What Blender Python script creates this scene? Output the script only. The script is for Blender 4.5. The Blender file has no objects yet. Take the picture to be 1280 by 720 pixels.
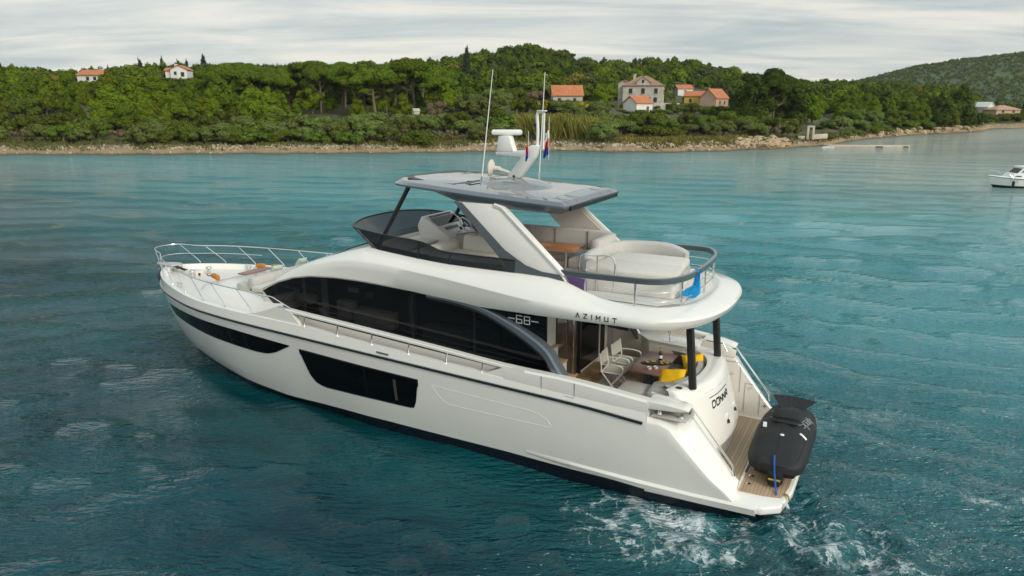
import bpy, bmesh, math, random
import numpy as np
from mathutils import Vector, Matrix

SC = bpy.context.scene
COL = SC.collection
R = math.radians
random.seed(7)
RNG = np.random.default_rng(11)

# ---------------------------------------------------------------- camera, sky, sun, exposure
CAM_H = 7.916
PITCH = math.atan((360 - 128.2) / 904.4)
cam = bpy.data.cameras.new('camera')
cam.sensor_width = 36
cam.lens = 36 * 904.4 / 1280
cam.clip_start = 0.1
cam.clip_end = 20000
cam_o = bpy.data.objects.new('camera', cam)
COL.objects.link(cam_o)
cam_o.location = (0, 0, CAM_H)
cam_o.rotation_euler = (math.pi / 2 - PITCH, 0, 0)
SC.camera = cam_o

SUN_EL, SUN_AZ = R(28), R(138)          # azimuth clockwise from +Y: off to the right of the view
w = bpy.data.worlds.new('World')
SC.world = w
w.use_nodes = True
nt = w.node_tree
nt.nodes.clear()
def nn(t, typ, **k):
    n = t.nodes.new(typ)
    for a, b in k.items():
        if a == 'inp':
            for i, v in b.items():
                n.inputs[i].default_value = v
        else:
            setattr(n, a, b)
    return n
out = nn(nt, 'ShaderNodeOutputWorld')
bg = nn(nt, 'ShaderNodeBackground', inp={'Strength': 0.1})
sky = nn(nt, 'ShaderNodeTexSky', sky_type='NISHITA', sun_disc=False, sun_elevation=SUN_EL, sun_rotation=SUN_AZ)
tc = nn(nt, 'ShaderNodeTexCoord')
sep = nn(nt, 'ShaderNodeSeparateXYZ')
mz = nn(nt, 'ShaderNodeMath', operation='MAXIMUM', inp={1: 0.0})
az = nn(nt, 'ShaderNodeMath', operation='ADD', inp={1: 0.10})
dx = nn(nt, 'ShaderNodeMath', operation='DIVIDE')
dy = nn(nt, 'ShaderNodeMath', operation='DIVIDE')
cmb = nn(nt, 'ShaderNodeCombineXYZ')
L = nt.links.new
L(tc.outputs['Generated'], sep.inputs[0])
L(sep.outputs[2], mz.inputs[0]); L(mz.outputs[0], az.inputs[0])
L(sep.outputs[0], dx.inputs[0]); L(az.outputs[0], dx.inputs[1])
L(sep.outputs[1], dy.inputs[0]); L(az.outputs[0], dy.inputs[1])
L(dx.outputs[0], cmb.inputs[0]); L(dy.outputs[0], cmb.inputs[1])
mp = nn(nt, 'ShaderNodeMapping', inp={'Scale': (0.42, 1.0, 1), 'Rotation': (0, 0, R(-9)), 'Location': (2.3, .7, 0)})
L(cmb.outputs[0], mp.inputs[0])
n1 = nn(nt, 'ShaderNodeTexNoise', inp={'Scale': 1.15, 'Detail': 7, 'Roughness': .58, 'Distortion': .5})
L(mp.outputs[0], n1.inputs['Vector'])
r1 = nn(nt, 'ShaderNodeValToRGB')
e = r1.color_ramp.elements
e[0].position = .38; e[0].color = (4.4, 5.0, 5.1, 1)
e[1].position = .62; e[1].color = (7.9, 7.6, 6.8, 1)
m_ = e.new(.5); m_.color = (6.0, 6.25, 6.0, 1)
L(n1.outputs['Fac'], r1.inputs[0])
mx = nn(nt, 'ShaderNodeMix', data_type='RGBA', inp={0: .88})
L(sky.outputs[0], mx.inputs[6]); L(r1.outputs[0], mx.inputs[7])
zr = nn(nt, 'ShaderNodeMapRange', interpolation_type='SMOOTHSTEP', inp={1: .12, 2: .85, 3: 1.0, 4: 1.2}); L(mz.outputs[0], zr.inputs[0])
vs = nn(nt, 'ShaderNodeVectorMath', operation='SCALE'); L(mx.outputs[2], vs.inputs[0]); L(zr.outputs[0], vs.inputs['Scale'])
# cloud lit through from the sun's side
dt = nn(nt, 'ShaderNodeVectorMath', operation='DOT_PRODUCT'); L(tc.outputs['Generated'], dt.inputs[0])
dt.inputs[1].default_value = (math.sin(SUN_AZ) * math.cos(SUN_EL), math.cos(SUN_AZ) * math.cos(SUN_EL), math.sin(SUN_EL))
gl = nn(nt, 'ShaderNodeMapRange', interpolation_type='SMOOTHSTEP', inp={1: .15, 2: 1.0, 3: 1.0, 4: 1.5}); L(dt.outputs['Value'], gl.inputs[0])
vs2 = nn(nt, 'ShaderNodeVectorMath', operation='SCALE'); L(vs.outputs[0], vs2.inputs[0]); L(gl.outputs[0], vs2.inputs['Scale'])
tn = nn(nt, 'ShaderNodeMapRange', interpolation_type='SMOOTHSTEP', inp={1: .2, 2: .8}); L(mz.outputs[0], tn.inputs[0])
tm = nn(nt, 'ShaderNodeMix', data_type='RGBA', blend_type='MULTIPLY', inp={7: (.84, .97, 1.05, 1)}); L(tn.outputs[0], tm.inputs[0]); L(vs2.outputs[0], tm.inputs[6])
L(tm.outputs[2], bg.inputs[0]); L(bg.outputs[0], out.inputs[0])

sun = bpy.data.lights.new('sun', 'SUN')
sun.energy = 1.7
sun.angle = R(16)
sun.color = (1, .92, .80)
sun_o = bpy.data.objects.new('sun', sun)
COL.objects.link(sun_o)
sd = Vector((math.sin(SUN_AZ) * math.cos(SUN_EL), math.cos(SUN_AZ) * math.cos(SUN_EL), math.sin(SUN_EL)))
sun_o.rotation_euler = sd.to_track_quat('Z', 'Y').to_euler()
sun_o.location = (30, -40, 60)
SC.view_settings.view_transform = 'Standard'
SC.view_settings.look = 'None'
SC.view_settings.gamma = 1
SC.view_settings.exposure = 0.18
SC.view_settings.use_curve_mapping = False
SC.cycles.max_bounces = 8
SC.cycles.transparent_max_bounces = 12
SC.cycles.caustics_reflective = False
SC.cycles.caustics_refractive = False
SC.cycles.sample_clamp_indirect = 6

HAZE = .00007
# ---------------------------------------------------------------- materials
MATS = {}
def mat(name, col, rough=.5, metal=0, coat=0, spec=.5, var=0, vscale=3, bump=0, bscale=30, island=0, objvar=0, ior=None, trans=0):
    m = bpy.data.materials.new(name)
    m.use_nodes = True
    t = m.node_tree
    p = t.nodes['Principled BSDF']
    p.inputs['Base Color'].default_value = (*col, 1)
    p.inputs['Roughness'].default_value = rough
    p.inputs['Metallic'].default_value = metal
    p.inputs['Coat Weight'].default_value = coat
    p.inputs['Coat Roughness'].default_value = .06
    p.inputs['Specular IOR Level'].default_value = spec
    if ior: p.inputs['IOR'].default_value = ior
    if trans: p.inputs['Transmission Weight'].default_value = trans
    l = t.links.new
    src = None
    if var or island or objvar:
        tcn = nn(t, 'ShaderNodeTexCoord')
        hs = nn(t, 'ShaderNodeHueSaturation', inp={'Color': (*col, 1)})
        acc = None
        def addv(sock, amt):
            nonlocal acc
            mr = nn(t, 'ShaderNodeMapRange', inp={'To Min': -amt, 'To Max': amt})
            l(sock, mr.inputs[0])
            if acc is None: acc = mr.outputs[0]
            else:
                ad = nn(t, 'ShaderNodeMath', operation='ADD'); l(acc, ad.inputs[0]); l(mr.outputs[0], ad.inputs[1]); acc = ad.outputs[0]
        if var:
            no = nn(t, 'ShaderNodeTexNoise', inp={'Scale': vscale, 'Detail': 5, 'Roughness': .65})
            l(tcn.outputs['Object'], no.inputs['Vector'])
            mr0 = nn(t, 'ShaderNodeMapRange', inp={'From Min': .3, 'From Max': .7}); l(no.outputs['Fac'], mr0.inputs[0])
            addv(mr0.outputs[0], var)
        if island:
            g = nn(t, 'ShaderNodeNewGeometry'); addv(g.outputs['Random Per Island'], island)
        if objvar:
            oi = nn(t, 'ShaderNodeObjectInfo'); addv(oi.outputs['Random'], objvar)
            mh = nn(t, 'ShaderNodeMapRange', inp={'To Min': .5 - objvar * .07, 'To Max': .5 + objvar * .07})
            l(oi.outputs['Random'], mh.inputs[0]); l(mh.outputs[0], hs.inputs['Hue'])
        ad = nn(t, 'ShaderNodeMath', operation='ADD', inp={1: 1.0}); l(acc, ad.inputs[0]); l(ad.outputs[0], hs.inputs['Value'])
        l(hs.outputs[0], p.inputs['Base Color'])
    if bump:
        tcb = nn(t, 'ShaderNodeTexCoord')
        nb = nn(t, 'ShaderNodeTexNoise', inp={'Scale': bscale, 'Detail': 3})
        bp_ = nn(t, 'ShaderNodeBump', inp={'Strength': bump, 'Distance': .02})
        l(tcb.outputs['Object'], nb.inputs['Vector']); l(nb.outputs['Fac'], bp_.inputs['Height']); l(bp_.outputs[0], p.inputs['Normal'])
    MATS[name] = m
    return m

M_gel = mat('gelcoat_white', (.82, .78, .715), .22, coat=.5, var=.02, vscale=1.2)
M_gel2 = mat('gelcoat_warm', (.70, .66, .60), .35, coat=.2, var=.02, vscale=2)
M_navy = mat('antifouling_navy', (.008, .01, .02), .35, var=.2, vscale=6)
M_glass = mat('tinted_glass', (.004, .005, .006), .04, spec=.28)
M_inside = mat('dark_saloon', (.035, .028, .022), .7, var=.3, vscale=1.5)
M_glassh = mat('hull_glass', (.003, .004, .005), .05, spec=.10)
M_mull = mat('window_mullion', (.006, .006, .007), .25)
M_slate = mat('slate_paint', (.075, .09, .10), .3, coat=.5, var=.03)
M_slatel = mat('slate_light_paint', (.115, .135, .155), .25, metal=.2, coat=.6)
M_silver = mat('silver_paint', (.25, .255, .26), .16, metal=.35, coat=.8, var=.03, vscale=2)
M_sunroof = mat('sunroof_glass', (.11, .097, .088), .5, spec=.12)
M_black = mat('black_trim', (.012, .012, .013), .4)
M_steel = mat('stainless_steel', (.72, .71, .69), .16, metal=1)
M_cush = mat('cream_upholstery', (.64, .59, .52), .8, var=.03, vscale=6, bump=.25, bscale=60)
M_cushg = mat('grey_upholstery', (.50, .475, .44), .85, var=.04, vscale=6, bump=.3, bscale=60)
M_cushd = mat('dark_grey_upholstery', (.16, .155, .15), .85, var=.04, vscale=6, bump=.3, bscale=60)
M_yellow = mat('yellow_fabric', (.85, .50, .004), .8, var=.05, bump=.3, bscale=25)
M_green = mat('mint_fabric', (.46, .56, .46), .85, var=.04, bump=.3, bscale=25)
M_orange = mat('orange_fabric', (.50, .165, .012), .7, var=.12, vscale=18, bump=.4, bscale=40)
M_red = mat('red_cloth', (.55, .02, .02), .8)
M_blue = mat('blue_cloth', (.02, .04, .28), .8)
M_cyan = mat('cyan_cloth', (.006, .30, .66), .75, var=.08, vscale=12, bump=.4, bscale=25)
M_purple = mat('purple_cloth', (.16, .09, .24), .8, var=.1, vscale=8)
M_white = mat('white_plastic', (.80, .79, .76), .4)
M_ivory = mat('ivory_plastic', (.68, .62, .52), .45)
M_cloth = mat('black_cover_cloth', (.013, .013, .0135), .72, var=.12, vscale=4, bump=.35, bscale=9)
M_rub = mat('black_rubber', (.01, .01, .01), .55)
M_mesh = mat('beige_mesh', (.60, .56, .47), .8, var=.04)
M_bottle = mat('bottle_glass', (.006, .016, .006), .06, coat=.5)
M_gold = mat('gold_foil', (.55, .40, .06), .35, metal=.5)
M_grey = mat('mark_grey', (.22, .24, .26), .6)
M_slabel = mat('label_white', (.75, .74, .72), .6)
M_inter = mat('interior_beige', (.30, .25, .19), .6, var=.1, vscale=2)

def wood(name, c1, c2, plank, rough=.5, axis=1, seam=.025, ang=0):
    m = bpy.data.materials.new(name); m.use_nodes = True
    t = m.node_tree; p = t.nodes['Principled BSDF']; l = t.links.new
    tcn = nn(t, 'ShaderNodeTexCoord')
    mp = nn(t, 'ShaderNodeMapping'); mp.inputs['Rotation'].default_value = (0, 0, ang)
    l(tcn.outputs['Object'], mp.inputs[0])
    sp = nn(t, 'ShaderNodeSeparateXYZ'); l(mp.outputs[0], sp.inputs[0])
    dv = nn(t, 'ShaderNodeMath', operation='DIVIDE', inp={1: plank}); l(sp.outputs[axis], dv.inputs[0])
    fr = nn(t, 'ShaderNodeMath', operation='FRACT'); l(dv.outputs[0], fr.inputs[0])
    fl = nn(t, 'ShaderNodeMath', operation='FLOOR'); l(dv.outputs[0], fl.inputs[0])
    wn = nn(t, 'ShaderNodeTexWhiteNoise', noise_dimensions='1D'); l(fl.outputs[0], wn.inputs['W'])
    lt = nn(t, 'ShaderNodeMath', operation='LESS_THAN', inp={1: seam / plank}); l(fr.outputs[0], lt.inputs[0])
    sc = (3, 30, 30) if axis == 1 else (30, 3, 30)
    mp2 = nn(t, 'ShaderNodeMapping'); mp2.inputs['Scale'].default_value = sc; l(mp.outputs[0], mp2.inputs[0])
    no = nn(t, 'ShaderNodeTexNoise', inp={'Scale': 1, 'Detail': 4}); l(mp2.outputs[0], no.inputs['Vector'])
    av = nn(t, 'ShaderNodeMath', operation='ADD'); l(no.outputs['Fac'], av.inputs[0]); l(wn.outputs['Value'], av.inputs[1])
    hv = nn(t, 'ShaderNodeMath', operation='MULTIPLY', inp={1: .5}); l(av.outputs[0], hv.inputs[0])
    mx = nn(t, 'ShaderNodeMix', data_type='RGBA', inp={6: (*c1, 1), 7: (*c2, 1)}); l(hv.outputs[0], mx.inputs[0])
    mk_ = nn(t, 'ShaderNodeMix', data_type='RGBA', inp={7: (.05, .035, .025, 1)}); l(lt.outputs[0], mk_.inputs[0]); l(mx.outputs[2], mk_.inputs[6])
    l(mk_.outputs[2], p.inputs['Base Color']); p.inputs['Roughness'].default_value = rough
    return m
M_teak = wood('teak_deck', (.40, .25, .14), (.56, .38, .23), .07, .6, seam=.006)
M_teakx = wood('teak_platform', (.40, .26, .155), (.56, .40, .26), .07, .6, axis=0, seam=.005)
M_tabw = wood('walnut_table', (.20, .10, .075), (.28, .15, .115), .5, .3, seam=.003)
M_tabf = wood('flybridge_table_wood', (.36, .13, .045), (.46, .19, .07), .3, .3, seam=.002)
M_tread = wood('step_wood', (.46, .27, .13), (.56, .36, .19), .2, .4, seam=.001)

# ---------------------------------------------------------------- mesh helpers
class B:
    def __init__(s): s.v = []; s.f = []; s.m = []
    def add(s, v, f, mi=0):
        o = len(s.v)
        s.v += [tuple(p) for p in v]
        s.f += [tuple(i + o for i in q) for q in f]
        s.m += [mi] * len(f)
        return s
    def bm(s, bm, mtx=None, mi=0):
        bm.verts.index_update()
        vs = [(mtx @ v.co if mtx else v.co.copy()) for v in bm.verts]
        s.add(vs, [[v.index for v in f.verts] for f in bm.faces], mi)
        bm.free(); return s
    def box(s, c, size, r=.01, mi=0, rot=(0, 0, 0), seg=2):
        bm = bmesh.new(); bmesh.ops.create_cube(bm, size=1)
        for v in bm.verts: v.co = Vector((v.co.x * size[0], v.co.y * size[1], v.co.z * size[2]))
        if r > 0:
            bmesh.ops.bevel(bm, geom=list(bm.edges), offset=min(r, min(size) * .49), segments=seg, affect='EDGES', profile=.5)
        from mathutils import Euler
        return s.bm(bm, Matrix.Translation(c) @ Euler(rot).to_matrix().to_4x4(), mi)
    def prism(s, poly, lo, hi, axis='y', r=0, mi=0, seg=2):
        """poly in the plane normal to axis: y -> (x,z), z -> (x,y), x -> (y,z)"""
        bm = bmesh.new()
        def P(a, b, h): return {'y': (a, h, b), 'z': (a, b, h), 'x': (h, a, b)}[axis]
        lo_ = lo if callable(lo) else (lambda a, b: lo)
        hi_ = hi if callable(hi) else (lambda a, b: hi)
        a_ = [bm.verts.new(P(a, b, lo_(a, b))) for a, b in poly]
        b_ = [bm.verts.new(P(a, b, hi_(a, b))) for a, b in poly]
        bm.faces.new(a_); bm.faces.new(b_[::-1])
        n = len(poly)
        for i in range(n): bm.faces.new((a_[i], a_[(i + 1) % n], b_[(i + 1) % n], b_[i]))
        bmesh.ops.recalc_face_normals(bm, faces=list(bm.faces))
        if r: bmesh.ops.bevel(bm, geom=list(bm.edges), offset=r, segments=seg, affect='EDGES', profile=.5)
        return s.bm(bm, None, mi)
    def grid(s, rows, mi=0, cu=False, cv=False, caps=False):
        n, k = len(rows), len(rows[0])
        v = [p for r in rows for p in r]
        f = []
        for i in range(n if cu else n - 1):
            for j in range(k if cv else k - 1):
                a, b = i, (i + 1) % n; c, d = j, (j + 1) % k
                f.append((a * k + c, a * k + d, b * k + d, b * k + c))
        if caps:
            f.append(tuple(range(k))[::-1]); f.append(tuple((n - 1) * k + j for j in range(k)))
        return s.add(v, f, mi)
    def tube(s, pts, r, n=8, mi=0, closed=False):
        pts = [Vector(p) for p in pts]
        N = len(pts)
        rs = r if isinstance(r, (list, tuple)) else [r] * N
        rows = []
        up = Vector((0, 0, 1)); prev = None
        for i, p in enumerate(pts):
            if closed: d = pts[(i + 1) % N] - pts[i - 1]
            else: d = pts[min(i + 1, N - 1)] - pts[max(i - 1, 0)]
            d.normalize()
            if prev is None:
                a = d.cross(up)
                if a.length < .05: a = d.cross(Vector((1, 0, 0)))
            else:
                a = prev - d * prev.dot(d)
            a.normalize(); prev = a; b = d.cross(a)
            rows.append([p + (a * math.cos(t) + b * math.sin(t)) * rs[i] for t in [2 * math.pi * q / n for q in range(n)]])
        s.grid(rows, mi, cu=closed, cv=True, caps=not closed)
        return s
    def bar(s, pts, wd, ht, mi=0, closed=False, up=(0, 0, 1)):
        """rectangular section swept along pts (width across, height along up)"""
        pts = [Vector(p) for p in pts]; N = len(pts); rows = []; up = Vector(up)
        for i, p in enumerate(pts):
            d = (pts[(i + 1) % N] - pts[i - 1]) if closed else (pts[min(i + 1, N - 1)] - pts[max(i - 1, 0)])
            d.normalize(); a = d.cross(up); a.normalize(); b = a.cross(d)
            W = wd[i] if isinstance(wd, (list, tuple)) else wd; H = ht[i] if isinstance(ht, (list, tuple)) else ht
            c = min(W, H) * .2
            q = [(-W / 2 + c, -H / 2), (W / 2 - c, -H / 2), (W / 2, -H / 2 + c), (W / 2, H / 2 - c), (W / 2 - c, H / 2), (-W / 2 + c, H / 2), (-W / 2, H / 2 - c), (-W / 2, -H / 2 + c)]
            rows.append([p + a * x + b * y for x, y in q])
        return s.grid(rows, mi, cu=closed, cv=True, caps=not closed)
    def lathe(s, c, prof, n=20, mi=0):
        rows = [[(c[0] + r * math.cos(2 * math.pi * k / n), c[1] + r * math.sin(2 * math.pi * k / n), c[2] + z) for k in range(n)] for r, z in prof]
        return s.grid(rows, mi, cv=True, caps=True)
    def mirror(s):
        o = len(s.v)
        s.v += [(x, -y, z) for x, y, z in s.v]
        s.f += [tuple(i + o for i in q[::-1]) for q in list(s.f)]
        s.m += list(s.m)
        return s
    def mirrored(s):
        b = B(); b.v = [(x, -y, z) for x, y, z in s.v]; b.f = [q[::-1] for q in s.f]; b.m = list(s.m); return b
    def build(s, name, mats, parent=None, smooth=38, fix=True, weld=0):
        me = bpy.data.meshes.new(name)
        me.from_pydata(s.v, [], s.f)
        if not isinstance(mats, (list, tuple)): mats = [mats]
        for m in mats: me.materials.append(m)
        me.polygons.foreach_set('material_index', s.m)
        if fix or weld:
            bm = bmesh.new(); bm.from_mesh(me)
            if weld: bmesh.ops.remove_doubles(bm, verts=list(bm.verts), dist=weld)
            if fix: bmesh.ops.recalc_face_normals(bm, faces=list(bm.faces))
            bm.to_mesh(me); bm.free()
        if smooth:
            me.polygons.foreach_set('use_smooth', [True] * len(me.polygons))
            me.set_sharp_from_angle(angle=R(smooth))
        o = bpy.data.objects.new(name, me)
        COL.objects.link(o)
        if parent is not None: o.parent = parent
        return o

def tag(o, label=None, cat=None, group=None, kind=None):
    if label: o['label'] = label
    if cat: o['category'] = cat
    if group: o['group'] = group
    if kind: o['kind'] = kind
    return o
def thing(name, label, cat, loc=(0, 0, 0), rz=0, group=None):
    o = bpy.data.objects.new(name, None); COL.objects.link(o)
    o.location = loc; o.rotation_euler = (0, 0, rz); o.empty_display_size = .2
    return tag(o, label, cat, group)
def copy_tree(o, parent=None):
    c = o.copy(); COL.objects.link(c); c.parent = parent
    for ch in list(o.children): copy_tree(ch, c)
    return c
def cr(pts, k=6, closed=False):
    """Catmull-Rom through pts"""
    P = [Vector(p) for p in pts]; n = len(P); o = []
    for i in range(n if closed else n - 1):
        p0 = P[i - 1] if (closed or i) else P[0] * 2 - P[1]
        p1 = P[i]; p2 = P[(i + 1) % n]
        p3 = P[(i + 2) % n] if (closed or i + 2 < n) else P[-1] * 2 - P[-2]
        for j in range(k):
            t = j / k
            o.append(.5 * ((2 * p1) + (p2 - p0) * t + (2 * p0 - 5 * p1 + 4 * p2 - p3) * t * t + (3 * p1 - p0 - 3 * p2 + p3) * t ** 3))
    if not closed: o.append(P[-1])
    return o
def tab(pairs):
    pairs = sorted(pairs); xs = [p[0] for p in pairs]; ys = [p[1] for p in pairs]
    return lambda x: float(np.interp(x, xs, ys))
def stab(pairs, k=8):
    """smooth table"""
    pairs = sorted(pairs)
    return tab([(p[0], p[1]) for p in cr([(a, b, 0) for a, b in pairs], k)])
def fast_mesh(name, V, F, mats, mi=None, smooth=False):
    V = np.asarray(V, np.float32); F = np.asarray(F, np.int32)
    me = bpy.data.meshes.new(name)
    me.vertices.add(len(V)); me.vertices.foreach_set('co', V.ravel())
    k = F.shape[1]
    me.loops.add(F.size); me.loops.foreach_set('vertex_index', F.ravel())
    me.polygons.add(len(F)); me.polygons.foreach_set('loop_start', np.arange(0, F.size, k, dtype=np.int32))
    for m in (mats if isinstance(mats, (list, tuple)) else [mats]): me.materials.append(m)
    if mi is not None: me.polygons.foreach_set('material_index', np.asarray(mi, np.int32))
    me.polygons.foreach_set('use_smooth', np.full(len(F), smooth))
    me.update(calc_edges=True)
    return me
def link(name, me, parent=None):
    o = bpy.data.objects.new(name, me); COL.objects.link(o)
    if parent is not None: o.parent = parent
    return o
# ---------------------------------------------------------------- the lie of the land
TP, CP, SP = math.tan(PITCH), math.cos(PITCH), math.sin(PITCH)
FPX = 904.4
def rise(v, Y):
    k = (360 - v) / FPX
    return Y * (k * CP - SP) / (CP + k * SP)
def dist_w(v):
    k = (360 - v) / FPX
    return -CAM_H * (CP + k * SP) / (k * CP - SP)
def bearing(u): return (u - 640) / FPX * .975
_sv = [(-500, 196), (-200, 195), (0, 194), (150, 194), (300, 193), (450, 192.5), (560, 191), (640, 189), (700, 189), (760, 190.5), (840, 191), (900, 189.5), (960, 187), (1000, 185), (1040, 182), (1060, 177.5), (1100, 172.5), (1150, 169), (1200, 166), (1228, 164.3), (1240, 161.3), (1280, 160.5), (1600, 160)]
SH_A = np.array([bearing(q[0]) for q in _sv]); SH_Y = np.array([dist_w(q[1]) for q in _sv])
def shoreY(a):
    a = np.asarray(a, float)
    return np.interp(a, SH_A, SH_Y) + .8 * np.sin(a * 83) + .5 * np.sin(a * 211 + 1) + .3 * np.sin(a * 530)
_sky = [(-500, 88, 240), (0, 90, 240), (60, 97, 240), (90, 100, 235), (150, 95, 235), (200, 90, 240), (250, 90, 240), (330, 90, 250), (400, 88, 260), (480, 86, 280), (560, 80, 340), (600, 70, 400), (640, 64, 420), (670, 62, 430), (700, 70, 430), (720, 77, 430), (760, 81, 430), (800, 77, 480), (830, 76, 500), (870, 81, 500), (900, 88, 480), (950, 100, 430), (990, 105, 400), (1060, 107, 380), (1120, 109, 370), (1180, 114, 340), (1215, 126, 310), (1240, 138, 320), (1290, 140, 330), (1600, 140, 330)]
RG_A = np.array([bearing(q[0]) for q in _sky]); RG_Y = np.array([q[2] for q in _sky], float)
RG_H = np.array([CAM_H + rise(q[1], q[2]) - 4.5 for q in _sky])
_g = [(-500, 7), (0, 7), (250, 6.5), (330, 5.2), (560, 5.2), (640, 7.2), (690, 8), (760, 6), (800, 5), (880, 5), (1000, 4.5), (1200, 3.5), (1235, 2.2), (1600, 2.2)]
G_A = np.array([bearing(q[0]) for q in _g]); G_H = np.array([q[1] for q in _g], float)
def vnoise(x, y, seed=0):
    return (np.sin(x * .31 + seed) * np.cos(y * .27 + 1.3 * seed) + .6 * np.sin(x * .73 + y * .41 + seed * 2.1) + .4 * np.cos(x * 1.37 - y * 1.13 + seed)) / 2
def ground(X, Y):
    X = np.asarray(X, float); Y = np.asarray(Y, float)
    a = X / Y
    S = shoreY(a); d = Y - S
    g = np.interp(a, G_A, G_H); Rr = np.interp(a, RG_A, RG_Y); H = np.interp(a, RG_A, RG_H)
    z = np.interp(d, [-60, -12, 0, 4, 8, 10, 14, 30], [-6, -1.4, -.05, .55, 1.15, 1.45, 1.8, 2.4])
    t = np.clip((d - 20) / 40, 0, 1); z = np.where(d > 20, z + (g - 2.4) * t * t * (3 - 2 * t), z)
    t = np.clip((d - 50) / np.maximum(Rr - S - 50, 5), 0, 1)
    z = np.where(d > 50, g + (H - g) * (t * t * (3 - 2 * t)) ** .9, z)
    t = np.clip((Y - Rr) / 220, 0, 1); z = np.where(Y > Rr, H - (H + 6) * t * t * (3 - 2 * t), z)
    z = z + np.where(d > 12, .35, .1) * vnoise(X, Y, 3) * np.clip(d / 5, 0, 1)
    return z
def gz(X, Y): return float(ground(X, Y))

# ground material: pebble beach low down, dry grass and earth higher up
m = bpy.data.materials.new('ground'); m.use_nodes = True
t = m.node_tree; p = t.nodes['Principled BSDF']; l = t.links.new
tcn = nn(t, 'ShaderNodeTexCoord'); sp_ = nn(t, 'ShaderNodeSeparateXYZ'); l(tcn.outputs['Object'], sp_.inputs[0])
na = nn(t, 'ShaderNodeTexNoise', inp={'Scale': .35, 'Detail': 6, 'Roughness': .7}); l(tcn.outputs['Object'], na.inputs['Vector'])
nb = nn(t, 'ShaderNodeTexNoise', inp={'Scale': 3.2, 'Detail': 5, 'Roughness': .7}); l(tcn.outputs['Object'], nb.inputs['Vector'])
rs = nn(t, 'ShaderNodeValToRGB'); el = rs.color_ramp.elements
el[0].position = .3; el[0].color = (.20, .125, .055, 1); el[1].position = .7; el[1].color = (.42, .29, .155, 1)
l(nb.outputs['Fac'], rs.inputs[0])
rg = nn(t, 'ShaderNodeValToRGB'); el = rg.color_ramp.elements
el[0].position = .35; el[0].color = (.045, .055, .014, 1); el[1].position = .68; el[1].color = (.12, .105, .035, 1)
l(na.outputs['Fac'], rg.inputs[0])
ad = nn(t, 'ShaderNodeMath', operation='MULTIPLY_ADD', inp={1: 1.2, 2: -.6}); l(na.outputs['Fac'], ad.inputs[0])
ad2 = nn(t, 'ShaderNodeMath', operation='ADD'); l(ad.outputs[0], ad2.inputs[0]); l(sp_.outputs[2], ad2.inputs[1])
mr = nn(t, 'ShaderNodeMapRange', inp={'From Min': .95, 'From Max': 1.45}); l(ad2.outputs[0], mr.inputs[0])
mxx = nn(t, 'ShaderNodeMix', data_type='RGBA'); l(mr.outputs[0], mxx.inputs[0]); l(rs.outputs[0], mxx.inputs[6]); l(rg.outputs[0], mxx.inputs[7])
wet = nn(t, 'ShaderNodeMath', operation='MULTIPLY_ADD', inp={1: .5, 2: -.25}); l(nb.outputs['Fac'], wet.inputs[0])
wet2 = nn(t, 'ShaderNodeMath', operation='ADD'); l(wet.outputs[0], wet2.inputs[0]); l(sp_.outputs[2], wet2.inputs[1])
wr = nn(t, 'ShaderNodeMapRange', inp={1: .05, 2: .3, 3: 1.0, 4: 0.0}); l(wet2.outputs[0], wr.inputs[0])
wm = nn(t, 'ShaderNodeMix', data_type='RGBA', inp={7: (.075, .055, .025, 1)}); l(wr.outputs[0], wm.inputs[0]); l(mxx.outputs[2], wm.inputs[6])
l(wm.outputs[2], p.inputs['Base Color']); p.inputs['Roughness'].default_value = .9
bp = nn(t, 'ShaderNodeBump', inp={'Strength': .6, 'Distance': .15}); l(nb.outputs['Fac'], bp.inputs['Height']); l(bp.outputs[0], p.inputs['Normal'])
M_ground = m

aa = np.concatenate([np.linspace(-1.6, -.75, 40), np.linspace(-.745, .745, 420), np.linspace(.75, 1.6, 40)])
S = np.linspace(0, 1, 1)
dd = np.concatenate([np.linspace(-60, -4, 15), np.linspace(-3, 16, 39), np.linspace(18, 70, 27), np.linspace(75, 480, 60)])
A, D = np.meshgrid(aa, dd)
YY = shoreY(A) + D; XX = A * YY
ZZ = ground(XX, YY)
V = np.stack([XX, YY, ZZ], -1).reshape(-1, 3)
n_, k_ = len(dd), len(aa)
I = np.arange(n_ * k_).reshape(n_, k_)
F = np.stack([I[:-1, :-1], I[:-1, 1:], I[1:, 1:], I[1:, :-1]], -1).reshape(-1, 4)
tag(link('ground', fast_mesh('ground', V, F, M_ground, smooth=True)), kind='structure')

# seabed under everything, far out to the horizon
b = B(); b.grid([[(-9000, y, -8.5), (9000, y, -8.5)] for y in (-3000, 9000)])
tag(b.build('seabed', mat('seabed', (.10, .13, .12), .9), smooth=0), kind='structure')

# far hill across the bay
def far_h(X, Y):
    a = X / Y
    sk = np.interp(a, [bearing(q) for q in (900, 1000, 1050, 1090, 1120, 1150, 1200, 1240, 1280, 1340, 1440, 1700, 2300)], [20, 26, 36, 45, 53, 60, 69, 74, 80, 86, 92, 84, 30])
    t = np.clip((Y - 640) / 420, 0, 1); f = t * t * (3 - 2 * t)
    t2 = np.clip((Y - 1060) / 400, 0, 1)
    return -3 + sk * f * (1 - t2 * t2) + (2.2 * vnoise(X * .09, Y * .09, 5) + 1.0 * vnoise(X * .3, Y * .3, 9)) * f
m = bpy.data.materials.new('far_scrub'); m.use_nodes = True
t = m.node_tree; p = t.nodes['Principled BSDF']; l = t.links.new
tcn = nn(t, 'ShaderNodeTexCoord')
na = nn(t, 'ShaderNodeTexNoise', inp={'Scale': .02, 'Detail': 8, 'Roughness': .72}); l(tcn.outputs['Object'], na.inputs['Vector'])
rg = nn(t, 'ShaderNodeValToRGB'); el = rg.color_ramp.elements
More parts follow.
